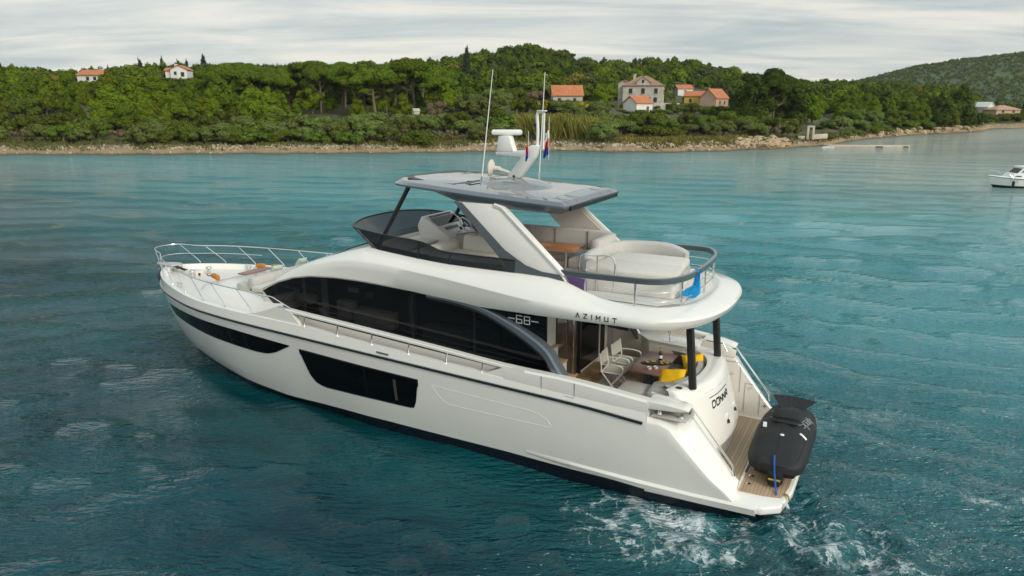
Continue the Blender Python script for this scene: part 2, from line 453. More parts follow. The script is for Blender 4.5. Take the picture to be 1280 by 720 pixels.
el[0].position = .38; el[0].color = (.035, .06, .015, 1); el[1].position = .86; el[1].color = (.22, .20, .17, 1)
q = el.new(.58); q.color = (.05, .082, .014, 1); q = el.new(.68); q.color = (.07, .09, .025, 1)
l(na.outputs['Fac'], rg.inputs[0]); l(rg.outputs[0], p.inputs['Base Color']); p.inputs['Roughness'].default_value = .9
M_far = m
aa = np.linspace(bearing(880), bearing(2300), 170); yy = np.linspace(600, 1460, 80)
A, YY = np.meshgrid(aa, yy); XX = A * YY; ZZ = far_h(XX, YY)
V = np.stack([XX, YY, ZZ], -1).reshape(-1, 3)
I = np.arange(V.shape[0]).reshape(80, 170)
F = np.stack([I[:-1, :-1], I[:-1, 1:], I[1:, 1:], I[1:, :-1]], -1).reshape(-1, 4)
tag(link('hill', fast_mesh('hill', V, F, M_far, smooth=True)), kind='structure')

# ---------------------------------------------------------------- the water
BX, BY, BYAW = 6.235, 14.141, R(151.69)
MB = Matrix.Translation((BX, BY, 0)) @ Matrix.Rotation(BYAW, 4, 'Z')
def wave(X, Y):
    r = np.sqrt(X * X + Y * Y)
    z = np.zeros_like(X)
    rg_ = np.random.default_rng(4)
    for i in range(26):
        lam = .55 * 1.17 ** i if i < 16 else rg_.uniform(.5, 3)
        th = R(248) + rg_.normal(0, .42)
        k = 2 * math.pi / lam
        amp = .0100 * lam ** (.75 if lam < 1 else .35)
        fade = np.clip(1.4 - r / (19 * lam), 0, 1)
        z += amp * fade * np.sin(k * (X * math.cos(th) + Y * math.sin(th)) + rg_.uniform(0, 6.3) + .6 * np.sin(X * .9 * k * .21 + Y * .13 * k))
    # bow wave thrown off the port side of the yacht
    c, s = math.cos(BYAW), math.sin(BYAW)
    bx = (X - BX) * c + (Y - BY) * s; by = -(X - BX) * s + (Y - BY) * c
    for sgn in (1, -1):
        dl = (by * sgn - (18.9 - bx) * .30 - .25)
        along = np.clip((18.6 - bx) / 1.5, 0, 1) * np.clip((bx - 5) / 9, 0, 1)
        z += along * (.085 * np.exp(-(dl / .28) ** 2) - .05 * np.exp(-((dl - .62) / .3) ** 2) + .04 * np.exp(-((dl - 1.15) / .28) ** 2))
    st = np.exp(-((bx + .3) / 2.2) ** 2 - ((by - 2.6) / 1.8) ** 2)
    z += .10 * st * (np.sin(bx * 5.3 + np.sin(by * 4)) + np.sin(by * 6.1 + 1.7 * np.sin(bx * 3.1)))
    return z
aa = np.tan(np.linspace(-.98, .98, 640))
yy = 4.5 * (2600 / 4.5) ** (np.linspace(0, 1, 620) ** 1.25)
yy = np.concatenate([[-400, -60, -8, .5, 2, 4, 5], np.arange(6, 26, .075), 26 * (320 / 26) ** np.linspace(0, 1, 300), [420, 600, 900, 1500, 3000, 8000]])
aa = np.tan(np.concatenate([np.linspace(-1.45, -.74, 50), np.linspace(-.72, .72, 520), np.linspace(.74, 1.45, 50)]))
A, Yg = np.meshgrid(aa, yy); Xg = A * np.where(Yg < 5, 5 + (5 - Yg) * 1.0, Yg)
Zg = wave(Xg, Yg) * (Yg > 4)
V = np.stack([Xg, Yg, Zg], -1).reshape(-1, 3)
I = np.arange(V.shape[0]).reshape(len(yy), len(aa))
F = np.stack([I[:-1, :-1], I[:-1, 1:], I[1:, 1:], I[1:, :-1]], -1).reshape(-1, 4)

m = bpy.data.materials.new('sea_water'); m.use_nodes = True
t = m.node_tree; p = t.nodes['Principled BSDF']; l = t.links.new
tcn = nn(t, 'ShaderNodeTexCoord')
O = tcn.outputs['Object']
def noise(scale, detail=3, rough=.55, vec=None, dist=0, sc=None, rot=0):
    n = nn(t, 'ShaderNodeTexNoise', inp={'Scale': scale, 'Detail': detail, 'Roughness': rough, 'Distortion': dist})
    if sc:
        mp = nn(t, 'ShaderNodeMapping'); mp.inputs['Scale'].default_value = sc; mp.inputs['Rotation'].default_value = (0, 0, rot)
        l(vec or O, mp.inputs[0]); l(mp.outputs[0], n.inputs['Vector'])
    else: l(vec or O, n.inputs['Vector'])
    return n.outputs['Fac']
def mth(op, a, b=None, c=None):
    n = nn(t, 'ShaderNodeMath', operation=op)
    for i, q in enumerate((a, b, c)):
        if q is None: continue
        if isinstance(q, (int, float)): n.inputs[i].default_value = q
        else: l(q, n.inputs[i])
    return n.outputs[0]
def mrng(a, f0, f1, t0=0, t1=1):
    n = nn(t, 'ShaderNodeMapRange', interpolation_type='SMOOTHSTEP', inp={1: f0, 2: f1, 3: t0, 4: t1}); l(a, n.inputs[0]); return n.outputs[0]
def mixc(f, a, b):
    n = nn(t, 'ShaderNodeMix', data_type='RGBA')
    for i, q in ((0, f), (6, a), (7, b)):
        if isinstance(q, tuple): n.inputs[i].default_value = (*q, 1)
        elif isinstance(q, (int, float)): n.inputs[i].default_value = q
        else: l(q, n.inputs[i])
    return n.outputs[2]
sp_ = nn(t, 'ShaderNodeSeparateXYZ'); l(O, sp_.inputs[0])
X_, Y_, Z_ = sp_.outputs
# deep water offshore, paler over the sandy shelf towards the beach, with sky reflection painted in
shelf = mrng(mth('ADD', mth('ADD', Y_, mth('MULTIPLY', X_, .9)), mth('MULTIPLY', noise(.045, 3), 24)), 14, 72)
deepn = mrng(noise(.16, 4, .6, sc=(1, 1.6, 1)), .3, .7)
deep = mixc(deepn, (.0003, .022, .036), (.0006, .060, .076))
col = mixc(shelf, deep, mixc(mrng(noise(.035, 3, .5, sc=(.5, 1.6, 1)), .35, .65), (.026, .215, .245), (.050, .275, .295)))
col = mixc(mth('MULTIPLY', mrng(mth('ADD', X_, mth('MULTIPLY', noise(.03, 3), 30)), 20, 75), mrng(Y_, 22, 70)), col, (.23, .32, .285))  # pale grey right side: bright sky reflection painted into the base colour
nearsand = mrng(Y_, 104, 118)
col = mixc(mth('MULTIPLY', nearsand, mrng(noise(.09, 4, .6, sc=(.6, 2, 1)), .35, .7, .12, .6)), col, (.075, .115, .085))
# green water along the hull and astern, in the yacht's own axes
mpb = nn(t, 'ShaderNodeMapping', vector_type='TEXTURE'); mpb.inputs['Location'].default_value = (BX, BY, 0); mpb.inputs['Rotation'].default_value = (0, 0, BYAW); l(O, mpb.inputs[0])
BO = mpb.outputs[0]
sb = nn(t, 'ShaderNodeSeparateXYZ'); l(BO, sb.inputs[0])
bx_, by_, bz_ = sb.outputs
gy = mrng(mth('ABSOLUTE', mth('SUBTRACT', by_, 3.2)), 3.2, .6)
gx = mth('MULTIPLY', mrng(bx_, 19, 15), mrng(bx_, -6, 0))
col = mixc(mth('MULTIPLY', mth('MULTIPLY', gy, gx), .45), col, (.001, .050, .050))
# foam
def blob(cx, cy, rx, ry):
    a = mth('POWER', mth('DIVIDE', mth('SUBTRACT', bx_, cx), rx), 2.0); b_ = mth('POWER', mth('DIVIDE', mth('SUBTRACT', by_, cy), ry), 2.0)
    return mth('MAXIMUM', mth('SUBTRACT', 1.0, mth('SQRT', mth('ADD', a, b_))), 0.0)
wz = nn(t, 'ShaderNodeTexNoise', inp={'Scale': 1.1, 'Detail': 7, 'Roughness': .68}); l(O, wz.inputs['Vector'])
wv = nn(t, 'ShaderNodeMix', data_type='VECTOR', inp={0: .55}); l(O, wv.inputs[4]); l(wz.outputs['Color'], wv.inputs[5])
def foamweb(scale, seed):
    mp = nn(t, 'ShaderNodeMapping'); mp.inputs['Location'].default_value = (seed, seed * .7, 0); l(wv.outputs[1], mp.inputs[0])
    vo = nn(t, 'ShaderNodeTexVoronoi', feature='DISTANCE_TO_EDGE', inp={'Scale': scale}); l(mp.outputs[0], vo.inputs['Vector'])
    return vo.outputs['Distance']
web = mth('MINIMUM', foamweb(2.9, 0), mth('ADD', mth('MULTIPLY', foamweb(7.0, 3), 1.6), .02))
den = mth('MAXIMUM', mth('MAXIMUM', blob(1.9, 3.15, 2.6, 1.7), mth('MULTIPLY', blob(2.0, 2.75, 1.4, .8), 2.1)),
          mth('MAXIMUM', mth('MULTIPLY', blob(-.9, 2.3, 2.4, 1.5), .75), mth('MULTIPLY', blob(-4.6, -1.0, 3.0, .7), .42)))
den = mth('MAXIMUM', den, mth('MULTIPLY', blob(-2.2, 2.4, 3.2, 1.6), .26))
brk = noise(2.2, 5, .65)
th_ = mth('MULTIPLY', mth('MULTIPLY', den, mrng(brk, .34, .68)), .26)
fm = mth('MULTIPLY', mrng(mth('SUBTRACT', th_, web), -.01, .04), mrng(den, .02, .22))
solid = mrng(mth('MULTIPLY', den, mrng(noise(4.5, 6, .75), .36, .66)), .62, 1.25)
foam = mth('MAXIMUM', mth('MULTIPLY', fm, mrng(noise(3.1, 6, .75), .34, .7, .08, .8)), mth('MULTIPLY', solid, .9))
foam = mth('MINIMUM', foam, 1.0)
milk = mth('MULTIPLY', mth('MULTIPLY', mrng(den, 0, .9), mrng(noise(.9, 5, .65), .3, .65)), .5)
col = mixc(milk, col, (.06, .22, .23))
col = mixc(foam, col, (.72, .76, .77))
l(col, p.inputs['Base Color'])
rgh = mth('ADD', mth('MULTIPLY', foam, .6), mrng(Y_, 15, 120, .02, .07)); l(rgh, p.inputs['Roughness'])
p.inputs['IOR'].default_value = 1.333
# ripples on top of the modelled waves
def ridged(scale, detail, sc, rot):
    n = noise(scale, detail, .5, sc=sc, rot=rot)
    return mth('POWER', mth('SUBTRACT', 1.0, mth('ABSOLUTE', mth('MULTIPLY_ADD', n, 2.0, -1.0))), 2.2)
h2 = mth('MULTIPLY', noise(.3, 3, .5, sc=(.5, 1.6, 1), rot=.3), .9)
for wgt, hh in ((.36, noise(1.0, 4, .55, sc=(.45, 1.5, 1), rot=-.2)), (.26, noise(2.3, 4, .6, sc=(.4, 1.6, 1), rot=.25)), (.20, ridged(1.8, 3, (.42, 1.5, 1), .12)), (.145, ridged(3.6, 3, (.48, 1.4, 1), -.2)), (.07, ridged(7.5, 2, (.55, 1.3, 1), .3))):
    h2 = mth('ADD', h2, mth('MULTIPLY', hh, wgt))
gust = mrng(noise(.06, 3, .5, sc=(.5, 1.4, 1)), .32, .68, .5, 1.15)
calm = mth('SUBTRACT', 1.0, mth('MULTIPLY', mth('MULTIPLY', gy, mth('MULTIPLY', gx, mrng(bx_, 4, 8))), .72))
bp = nn(t, 'ShaderNodeBump', inp={'Distance': .56}); l(h2, bp.inputs['Height']); l(mth('MULTIPLY', mth('MULTIPLY', gust, calm), mrng(Y_, 13, 70, 1.0, .55)), bp.inputs['Strength'])
l(bp.outputs[0], p.inputs['Normal'])
M_sea = m
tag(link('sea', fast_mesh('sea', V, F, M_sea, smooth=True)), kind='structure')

# ---------------------------------------------------------------- stones along the beach
def ico(sub):
    bm = bmesh.new(); bmesh.ops.create_icosphere(bm, subdivisions=sub, radius=1)
    v = np.array([q.co[:] for q in bm.verts]); bm.verts.index_update()
    f = np.array([[q.index for q in fc.verts] for fc in bm.faces]); bm.free(); return v, f
def scatter_stones(name, spots, mat_, sub=1, kind='stuff'):
    v0, f0 = ico(sub); Vs = []; Fs = []; o = 0
    for (x, y, z, s) in spots:
        sc = s * RNG.uniform(.6, 1.25, 3) * np.array([1.2, 1, .75])
        v = v0 * (1 + RNG.normal(0, .13, (len(v0), 1))) * sc
        th = RNG.uniform(0, 6.3); c, s_ = math.cos(th), math.sin(th)
        v = v @ np.array([[c, s_, 0], [-s_, c, 0], [0, 0, 1]]) + np.array([x, y, z])
        Vs.append(v); Fs.append(f0 + o); o += len(v0)
    ob = link(name, fast_mesh(name, np.concatenate(Vs), np.concatenate(Fs), mat_))
    if kind: tag(ob, kind=kind)
    return ob
M_stone = mat('beach_stone', (.36, .30, .22), .9, island=.35, var=.12, vscale=2)
M_rock = mat('ochre_rock', (.40, .29, .17), .9, var=.3, vscale=1.5, bump=.6, bscale=3)
sp = []
for i in range(2300):
    u = RNG.uniform(-60, 1330); a = bearing(u)
    d = RNG.normal(6.0, 1.0) if RNG.random() < .85 else RNG.uniform(1, 6)
    s_ = RNG.uniform(.12, .34) * (1.2 if 600 < u < 980 else .85)
    Y = float(shoreY(a)) + d; X = a * Y
    sp.append((X, Y, gz(X, Y) + s_ * .15, s_))
o = scatter_stones('beach_stones', sp, M_stone)
tag(o, 'pale rubble stones strewn along the top of the ochre beach', 'stones')
sp = []
for u0, u1, n_, d0, d1, s0, s1 in ((925, 985, 60, 2.5, 9, .4, 1.0), (1085, 1225, 60, 2, 8, .4, 1.0), (780, 925, 60, 3, 8, .25, .55)):
    for i in range(n_):
        a = bearing(RNG.uniform(u0, u1)); Y = float(shoreY(a)) + RNG.uniform(d0, d1); X = a * Y; s_ = RNG.uniform(s0, s1)
        sp.append((X, Y, gz(X, Y) + s_ * .2, s_))
o = scatter_stones('shore_rocks', sp, M_rock, 2)
tag(o, 'ochre rocks piled along the low banks of the right hand shore', 'rocks')
# low salt bushes and grass tufts on the beach, as ground cover
def blades(spots, hgt, wid, per):
    n = len(spots) * per
    S_ = np.repeat(np.array(spots), per, 0)
    base = S_[:, :3] + np.concatenate([RNG.normal(0, 1, (n, 2)) * S_[:, 3:4], np.zeros((n, 1))], 1)
    th = RNG.uniform(0, 6.3, n); d = np.stack([np.cos(th), np.sin(th), np.zeros(n)], 1)
    hh = hgt * RNG.uniform(.5, 1.2, (n, 1)); lean = RNG.normal(0, .3, (n, 3)) * hh; lean[:, 2] = 0
    up = np.zeros((n, 3)); up[:, 2] = hh[:, 0]
    w2 = d * wid * RNG.uniform(.6, 1.2, (n, 1))
    V = np.stack([base - w2, base + w2, base + up + lean + w2 * .3, base + up + lean - w2 * .3], 1).reshape(-1, 3)
    return V, np.arange(n * 4).reshape(n, 4)
sp = []
for i in range(900):
    u = RNG.uniform(-40, 1230); a = bearing(u); Y = float(shoreY(a)) + (RNG.uniform(6.8, 11) if RNG.random() < .85 else RNG.uniform(3.5, 7)); X = a * Y
    sp.append((X, Y, gz(X, Y) - .05, RNG.uniform(.3, .9)))
for u0, u1, n_ in ((820, 960, 260), (1020, 1120, 160), (0, 60, 60), (480, 580, 140)):
    for i in range(n_):
        a = bearing(RNG.uniform(u0, u1)); Y = float(shoreY(a)) + RNG.uniform(5.5, 14); X = a * Y
        sp.append((X, Y, gz(X, Y) - .05, RNG.uniform(.3, .9)))
V, F = blades(sp, .5, .10, 16)
o = link('beach_grass', fast_mesh('beach_grass', V, F, mat('beach_grass', (.10, .105, .02), .8, island=.5)))
tag(o, 'low green and straw coloured grass tufts along the beach', 'grass', kind='stuff')

# ---------------------------------------------------------------- trees
def core(cx, cy, cz, rx, ry, rz, nu=7, nv=4):
    """the dense inner mass of a clump of foliage, a solid added to block light"""
    th = np.linspace(0, 2 * np.pi, nu + 1); ph = np.linspace(-np.pi / 2, np.pi / 2, nv + 1)
    P = np.stack([cx + rx * np.cos(ph)[:, None] * np.cos(th)[None], cy + ry * np.cos(ph)[:, None] * np.sin(th)[None], cz + rz * np.sin(ph)[:, None] * np.ones(nu + 1)[None]], -1)
    return np.stack([P[:-1, :-1], P[:-1, 1:], P[1:, 1:], P[1:, :-1]], 2).reshape(-1, 4, 3)
def leafcloud(clumps, per, size, up=.35, low=-.55, res=(7, 4)):
    Vs = []
    for (cx, cy, cz, rx, ry, rz) in clumps:
        n = int(per * (rx * ry + rx * rz + ry * rz) / 3)
        d = RNG.normal(0, 1, (n * 2, 3)); d /= np.linalg.norm(d, axis=1, keepdims=True)
        d = d[d[:, 2] > RNG.uniform(low - .35, low + .35, len(d))][:n]; n = len(d)
        rad = RNG.uniform(.55, 1.08, (n, 1)) ** .6
        pos = d * rad * np.array([rx, ry, rz]) + np.array([cx, cy, cz])
        nrm = d + RNG.normal(0, .40, (n, 3)) + np.array([0, 0, up]); nrm /= np.linalg.norm(nrm, axis=1, keepdims=True)
        tn = np.cross(nrm, RNG.normal(0, 1, (n, 3))); tn /= np.linalg.norm(tn, axis=1, keepdims=True); bt = np.cross(nrm, tn)
        s = size * RNG.uniform(.55, 1.3, (n, 1)); s2 = s * RNG.uniform(.45, .9, (n, 1))
        Vs.append(np.stack([pos - tn * s, pos - bt * s2, pos + tn * s, pos + bt * s2], 1))
        if res: Vs.append(core(cx, cy, cz, rx * .74, ry * .74, rz * .72, *res))  # solid core added inside the clump to block light and deepen shade
    V = np.concatenate(Vs).reshape(-1, 3)
    return V, np.arange(len(V)).reshape(-1, 4)
def rnd(a, b_): return float(RNG.uniform(a, b_))
def clumps_for(kind):
    c = []
    if kind == 'umbrella':
        for i in range(17):
            r = 3.9 * math.sqrt(rnd(0, 1)); th = rnd(0, 6.3); k = rnd(1.1, 1.7)
            c.append((r * math.cos(th), r * math.sin(th), 9.6 - .10 * r * r + rnd(-.5, .4), k * 1.15, k * 1.15, k * .72))
        for i in range(4):
            th = rnd(0, 6.3); c.append((2.6 * math.cos(th), 2.6 * math.sin(th), rnd(5.8, 7.2), 1.1, 1.1, .6))
    elif kind == 'bushy':
        for i in range(24):
            z = rnd(.12, 1); rr = 2.5 * (1 - .72 * z ** 1.6) * math.sqrt(rnd(.1, 1)); th = rnd(0, 6.3); k = rnd(.75, 1.25) * (1.12 - .4 * z)
            c.append((rr * math.cos(th), rr * math.sin(th), .6 + 5.6 * z, k, k, k * 1.1))
        c.append((0, 0, 6.3, .6, .6, .9))
    elif kind == 'olive':
        for i in range(15):
            r = 1.7 * math.sqrt(rnd(0, 1)); th = rnd(0, 6.3); k = rnd(.65, 1.05)
            c.append((r * math.cos(th), r * math.sin(th), 2.9 - .25 * r * r + rnd(-.7, .35), k, k, k * .85))
        for i in range(5):
            th = rnd(0, 6.3); c.append((1.5 * math.cos(th), 1.5 * math.sin(th), rnd(.9, 1.6), .8, .8, .7))
    elif kind == 'shrub':
        for i in range(13):
            r = 1.7 * math.sqrt(rnd(0, 1)); th = rnd(0, 6.3); k = rnd(.55, .95)
            c.append((r * math.cos(th), r * math.sin(th), 1.35 - .25 * r * r + rnd(-.3, .3), k, k, k * .8))
    elif kind == 'cypress':
        for i in range(12):
            z = i / 11; k = .95 * (math.sin(math.pi * min(1, .25 + .75 * z)) ** .7) + .15
            c.append((rnd(-.15, .15), rnd(-.15, .15), .8 + 8 * z, k, k, .8))
    elif kind == 'bare':
        for i in range(9):
            r = 1.3 * math.sqrt(rnd(0, 1)); th = rnd(0, 6.3)
            c.append((r * math.cos(th), r * math.sin(th), rnd(1.2, 2.8), .7, .7, .7))
    return c
def trunk_mesh(kind):
    b = B()
    H = {'umbrella': 8.6, 'bushy': 5, 'olive': 2.3, 'shrub': 1.0, 'cypress': 6, 'bare': 2.2}[kind]
    r0 = {'umbrella': .26, 'bushy': .18, 'olive': .2, 'shrub': .08, 'cypress': .14, 'bare': .09}[kind]
    lean = rnd(-.5, .5) * (H / 8); lx = rnd(-.4, .4) * (H / 8)
    pts = cr([(0, 0, -.4), (lx * .2, lean * .1, H * .3), (lx * .7, lean * .6, H * .65), (lx, lean, H)], 3)
    b.tube(pts, [r0 * (1.15 - .75 * i / (len(pts) - 1)) for i in range(len(pts))], 7)
    for i in range({'umbrella': 7, 'bushy': 5, 'olive': 5, 'shrub': 4, 'cypress': 2, 'bare': 7}[kind]):
        h = H * rnd(.45, .85); th = rnd(0, 6.3); Lr = {'umbrella': 3.0, 'bushy': 1.6, 'olive': 1.3, 'shrub': .9, 'cypress': .4, 'bare': 1.3}[kind] * rnd(.7, 1.1)
        s = Vector((lx * h / H, lean * h / H, h)); e_ = s + Vector((math.cos(th) * Lr, math.sin(th) * Lr, H * rnd(.12, .26)))
        b.tube(cr([s, (s + e_) / 2 + Vector((0, 0, -.08 * H * rnd(0, 1))), e_], 3), [r0 * .5 * (1 - .7 * k / 6) for k in range(7)], 5)
    me_o = b.build('trunk', M_bark); me = me_o.data; bpy.data.objects.remove(me_o); return me
M_bark = mat('pine_bark', (.17, .125, .095), .9, var=.2, vscale=4)
M_leaf = {
    'pine': mat('pine_needles', (.088, .130, .007), .75, spec=.08, island=.28, objvar=.2),
    'bright': mat('young_pine_needles', (.122, .172, .007), .75, spec=.08, island=.28, objvar=.22),
    'dark': mat('dark_pine_needles', (.05, .08, .008), .75, spec=.08, island=.38, objvar=.25),
    'olive': mat('olive_leaves', (.125, .152, .034), .75, spec=.1, island=.35, objvar=.28),
    'scrub': mat('scrub_leaves', (.09, .122, .012), .75, spec=.08, island=.42, objvar=.35),
    'yellow': mat('autumn_leaves', (.26, .20, .012), .75, spec=.08, island=.4, objvar=.25),
    'brown': mat('bare_twigs', (.13, .095, .055), .85, spec=.1, island=.3, objvar=.2),
    'cypress': mat('cypress_needles', (.028, .045, .018), .8, spec=.08, island=.35, objvar=.2),
}
PROTO = {}
def proto(kind, leaf, var):
    key = (kind, leaf, var)
    if key not in PROTO:
        per = {'umbrella': 330, 'bushy': 340, 'olive': 430, 'shrub': 430, 'cypress': 330, 'bare': 170}[kind]
        sz = {'umbrella': .19, 'bushy': .18, 'olive': .14, 'shrub': .125, 'cypress': .13, 'bare': .09}[kind]
        V, F = leafcloud(clumps_for(kind), per, sz)
        PROTO[key] = (fast_mesh('crown', V, F, M_leaf[leaf]), trunk_mesh(kind))
    return PROTO[key]
HGT = {'umbrella': 10.6, 'bushy': 7.2, 'olive': 3.9, 'shrub': 2.2, 'cypress': 9.4, 'bare': 3.4}
TREES = []          # (u, Y, kind, leaf, height, zone)
def put(u, Y, kind, leaf, h, zone): TREES.append((u, Y, kind, leaf, h, zone))
def SY(u): return float(shoreY(bearing(u)))
# keep the houses in sight: (u0, u1, nearest Y, farthest Y, lowest picture line a crown may reach)
CLEAR = [(112, 128, 0, 204, 99.5), (214, 238, 0, 220, 95.5), (684, 730, 0, 182, 123.5), (776, 812, 0, 194, 136), (770, 850, 0, 222, 127), (840, 864, 0, 300, 116), (856, 882, 0, 232, 124), (876, 908, 0, 228, 131), (512, 530, 0, 150, 139.5), (1004, 1036, 0, 160, 175), (1218, 1270, 0, 290, 140)]
def vtop(Y, ztop):
    dz = ztop - CAM_H
    yc = Y * SP + dz * CP; zc = Y * CP - dz * SP
    return 360 - FPX * yc / zc
def fit_height(u, Y, h, halfw):
    X = bearing(u) * Y; g = gz(X, Y); hw = halfw / Y * FPX
    for (u0, u1, ya, yb, lim) in CLEAR:
        if u0 - hw < u < u1 + hw and ya <= Y <= yb:
            while h > .5 and vtop(Y, g + h) < lim: h *= .93
    return h
# low scrub along the top of the beach
u = -12
while u < 1185:
    if not (648 < u < 752) and not (1000 < u < 1040):
        k = RNG.random(); mid = 330 < u < 1000; n0 = len(TREES)
        if k < .62: put(u, SY(u) + rnd(8.5, 12.5), 'olive', 'olive' if mid or k < .3 else 'scrub', rnd(2.6, 4.0), 'shore')
        elif k < .93: put(u, SY(u) + rnd(7.8, 10.5), 'shrub', 'scrub', rnd(1.6, 2.6), 'shore')
        else: put(u, SY(u) + rnd(8.5, 11), 'bare', 'brown', rnd(1.8, 2.8), 'shore')
        if 772 < u < 935: TREES[n0] = (TREES[n0][0], TREES[n0][1] + 5.5) + TREES[n0][2:]
    u += rnd(17, 25)
u = -5
while u < 1160:
    put(u, SY(u) + rnd(16, 30), 'olive' if RNG.random() < .75 else 'shrub', 'olive' if (300 < u < 800 or u > 990) and RNG.random() < .75 else 'scrub', rnd(3.0, 4.4), 'slope')
    u += rnd(19, 27)
# bright young pines on the left slope
for i in range(50):
    u = -10 + i * 7.0 + rnd(-6, 6); put(u, SY(u) + rnd(22, 84), 'bushy', 'bright' if RNG.random() < .65 else 'pine', rnd(5.0, 9.0), 'left')
for u, d in ((20, 60), (52, 70), (8, 85), (60, 48), (32, 40)): put(u, SY(u) + d, 'olive', 'scrub', rnd(4, 5), 'left')
for u, d in ((5, 38), (30, 52), (55, 62), (235, 34)): put(u, SY(u) + d, 'bare', 'yellow' if u < 40 else 'brown', rnd(3, 4), 'left')
# tall umbrella pines in the middle
for i in range(26):
    u = 262 + i * 11.6 + rnd(-5, 5); put(u, SY(u) + rnd(46, 80), 'umbrella', 'pine' if RNG.random() < .7 else 'bright', rnd(9.0, 12.8), 'pines')
for u in (268, 284, 300, 318, 338, 352, 372, 392, 415, 446, 478, 505, 522, 540, 556): put(u, SY(u) + rnd(36, 60), 'bushy', 'bright' if u % 3 else 'pine', rnd(4.5, 8.5), 'pines')
# mixed scrub below the red roofed house
for i in range(30):
    u = 545 + i * 7.6 + rnd(-6, 6); k = RNG.random()
    put(u, SY(u) + rnd(38, 76), *(('olive', 'olive') if k < .45 else ('olive', 'scrub') if k < .7 else ('bushy', 'bright') if k < .83 else ('bare', 'yellow') if k < .92 else ('bare', 'brown')), rnd(3.2, 5.0), 'middle')
for i in range(16):
    u = 772 + i * 10 + rnd(-4, 4); k = RNG.random()
    put(u, SY(u) + rnd(38, 80), *(('olive', 'scrub') if k < .6 else ('bushy', 'pine')), rnd(3.2, 5.2), 'houses')
# dark pines before the yellow house, the pines right of them and the dark ones on the point
for u, d, h in ((918, 40, 8.0), (929, 34, 9.8), (941, 30, 11.0), (954, 36, 11.8), (966, 30, 11.0), (978, 38, 10.2), (991, 33, 9.0)): put(u, SY(u) + d, 'bushy' if u % 2 else 'umbrella', 'dark', h, 'dark')
for i in range(34):
    u = 985 + i * 7.2 + rnd(-5, 5); put(u, SY(u) + rnd(34, 86), 'bushy', 'bright' if RNG.random() < .55 else 'pine', rnd(5.0, 7.6), 'right')
for u, d, h, lf in ((1150, 12, 6.5, 'pine'), (1163, 14, 8.5, 'pine'), (1174, 10, 9.6, 'dark'), (1187, 7, 7.6, 'bright'), (1194, 14, 11.8, 'dark'), (1205, 8, 11.6, 'dark'), (1214, 12, 12.0, 'dark'), (1222, 8, 9.6, 'dark'), (1228, 12, 8.4, 'dark')): put(u, SY(u) + d, 'bushy', lf, h, 'point')
for u in (1236, 1247, 1256, 1265, 1275, 1286): put(u, SY(u) + rnd(12, 26), 'shrub' if u % 2 else 'olive', 'scrub', rnd(2, 3), 'cove')
for u, Y, h in ((186, 232, 9), (214, 246, 10), (230, 248, 9), (238, 250, 9.5), (262, 244, 10.5), (141, 228, 8), (12, 238, 8), (583, 262, 13)): put(u, Y, 'cypress', 'cypress', h, 'ridge')

def put_to(u, Y, kind, leaf, v, zone):
    put(u, Y, kind, leaf, max(.8, CAM_H + rise(v, Y) - gz(bearing(u) * Y, Y)), zone)
for u, v in ((101, 94), (106, 96), (117, 100), (124, 100.5), (133, 97.5), (141, 95.5), (150, 92), (158, 91)): put_to(u, 188 + u % 7, 'bushy', 'bright' if u % 2 else 'pine', v, 'left')
for u, v in ((203, 91), (212, 95), (219, 96.5), (226, 97.5), (233, 96.5), (240, 95), (247, 89)): put_to(u, 203 + u % 5, 'bushy' if u % 2 else 'olive', 'pine' if u % 2 else 'scrub', v, 'left')
for u, v in ((682, 122), (689, 124), (696, 124), (703, 124.5), (710, 124), (717, 124.5), (724, 124), (730, 122), (736, 118), (741, 112)): put_to(u, 166 + u % 4, 'olive', 'scrub' if u % 3 else 'olive', v, 'middle')
for u, v in ((668, 108), (748, 104), (760, 106)): put_to(u, 180, 'bushy', 'bright', v, 'middle')
put_to(672, 174, 'bare', 'brown', 112, 'middle'); put_to(664, 172, 'bare', 'brown', 114, 'middle')
for u, v in ((776, 138), (786, 140), (800, 141), (812, 139), (822, 136), (834, 136), (846, 131), (854, 126), (864, 127), (874, 128), (884, 134), (896, 136), (906, 132)): put_to(u, 178 + u % 6, 'olive', 'scrub' if u % 2 else 'olive', v, 'houses')
for u, v in ((506, 136), (514, 140.5), (524, 141), (534, 137)): put_to(u, 144 + u % 3, 'olive', 'olive', v, 'pines')
for i in range(9):
    u = 1040 + i * 17; put(u, SY(u) + rnd(6, 9), 'shrub', 'scrub', rnd(1.2, 2.0), 'point')
ORD = ['first', 'second', 'third', 'fourth', 'fifth', 'sixth', 'seventh', 'eighth', 'ninth', 'tenth', 'eleventh', 'twelfth', 'thirteenth', 'fourteenth', 'fifteenth', 'sixteenth', 'seventeenth', 'eighteenth', 'nineteenth', 'twentieth'] + ['twenty-' + q for q in ('first', 'second', 'third', 'fourth', 'fifth', 'sixth', 'seventh', 'eighth', 'ninth')] + ['thirtieth'] + ['thirty-' + q for q in ('first', 'second', 'third', 'fourth', 'fifth', 'sixth', 'seventh', 'eighth', 'ninth')] + ['fortieth'] + ['forty-' + q for q in ('first', 'second', 'third', 'fourth', 'fifth', 'sixth', 'seventh', 'eighth', 'ninth')]
ZONE = {'shore': 'along the beach top', 'slope': 'behind the beach scrub', 'left': 'below the left hand houses', 'pines': 'in the tall pine stand',
        'middle': 'around the red roofed barn', 'houses': 'around the old stone house', 'dark': 'beside the pink house', 'right': 'on the right hand rise',
        'point': 'on the wooded point', 'cove': 'on the far cove bank', 'ridge': 'on the skyline'}
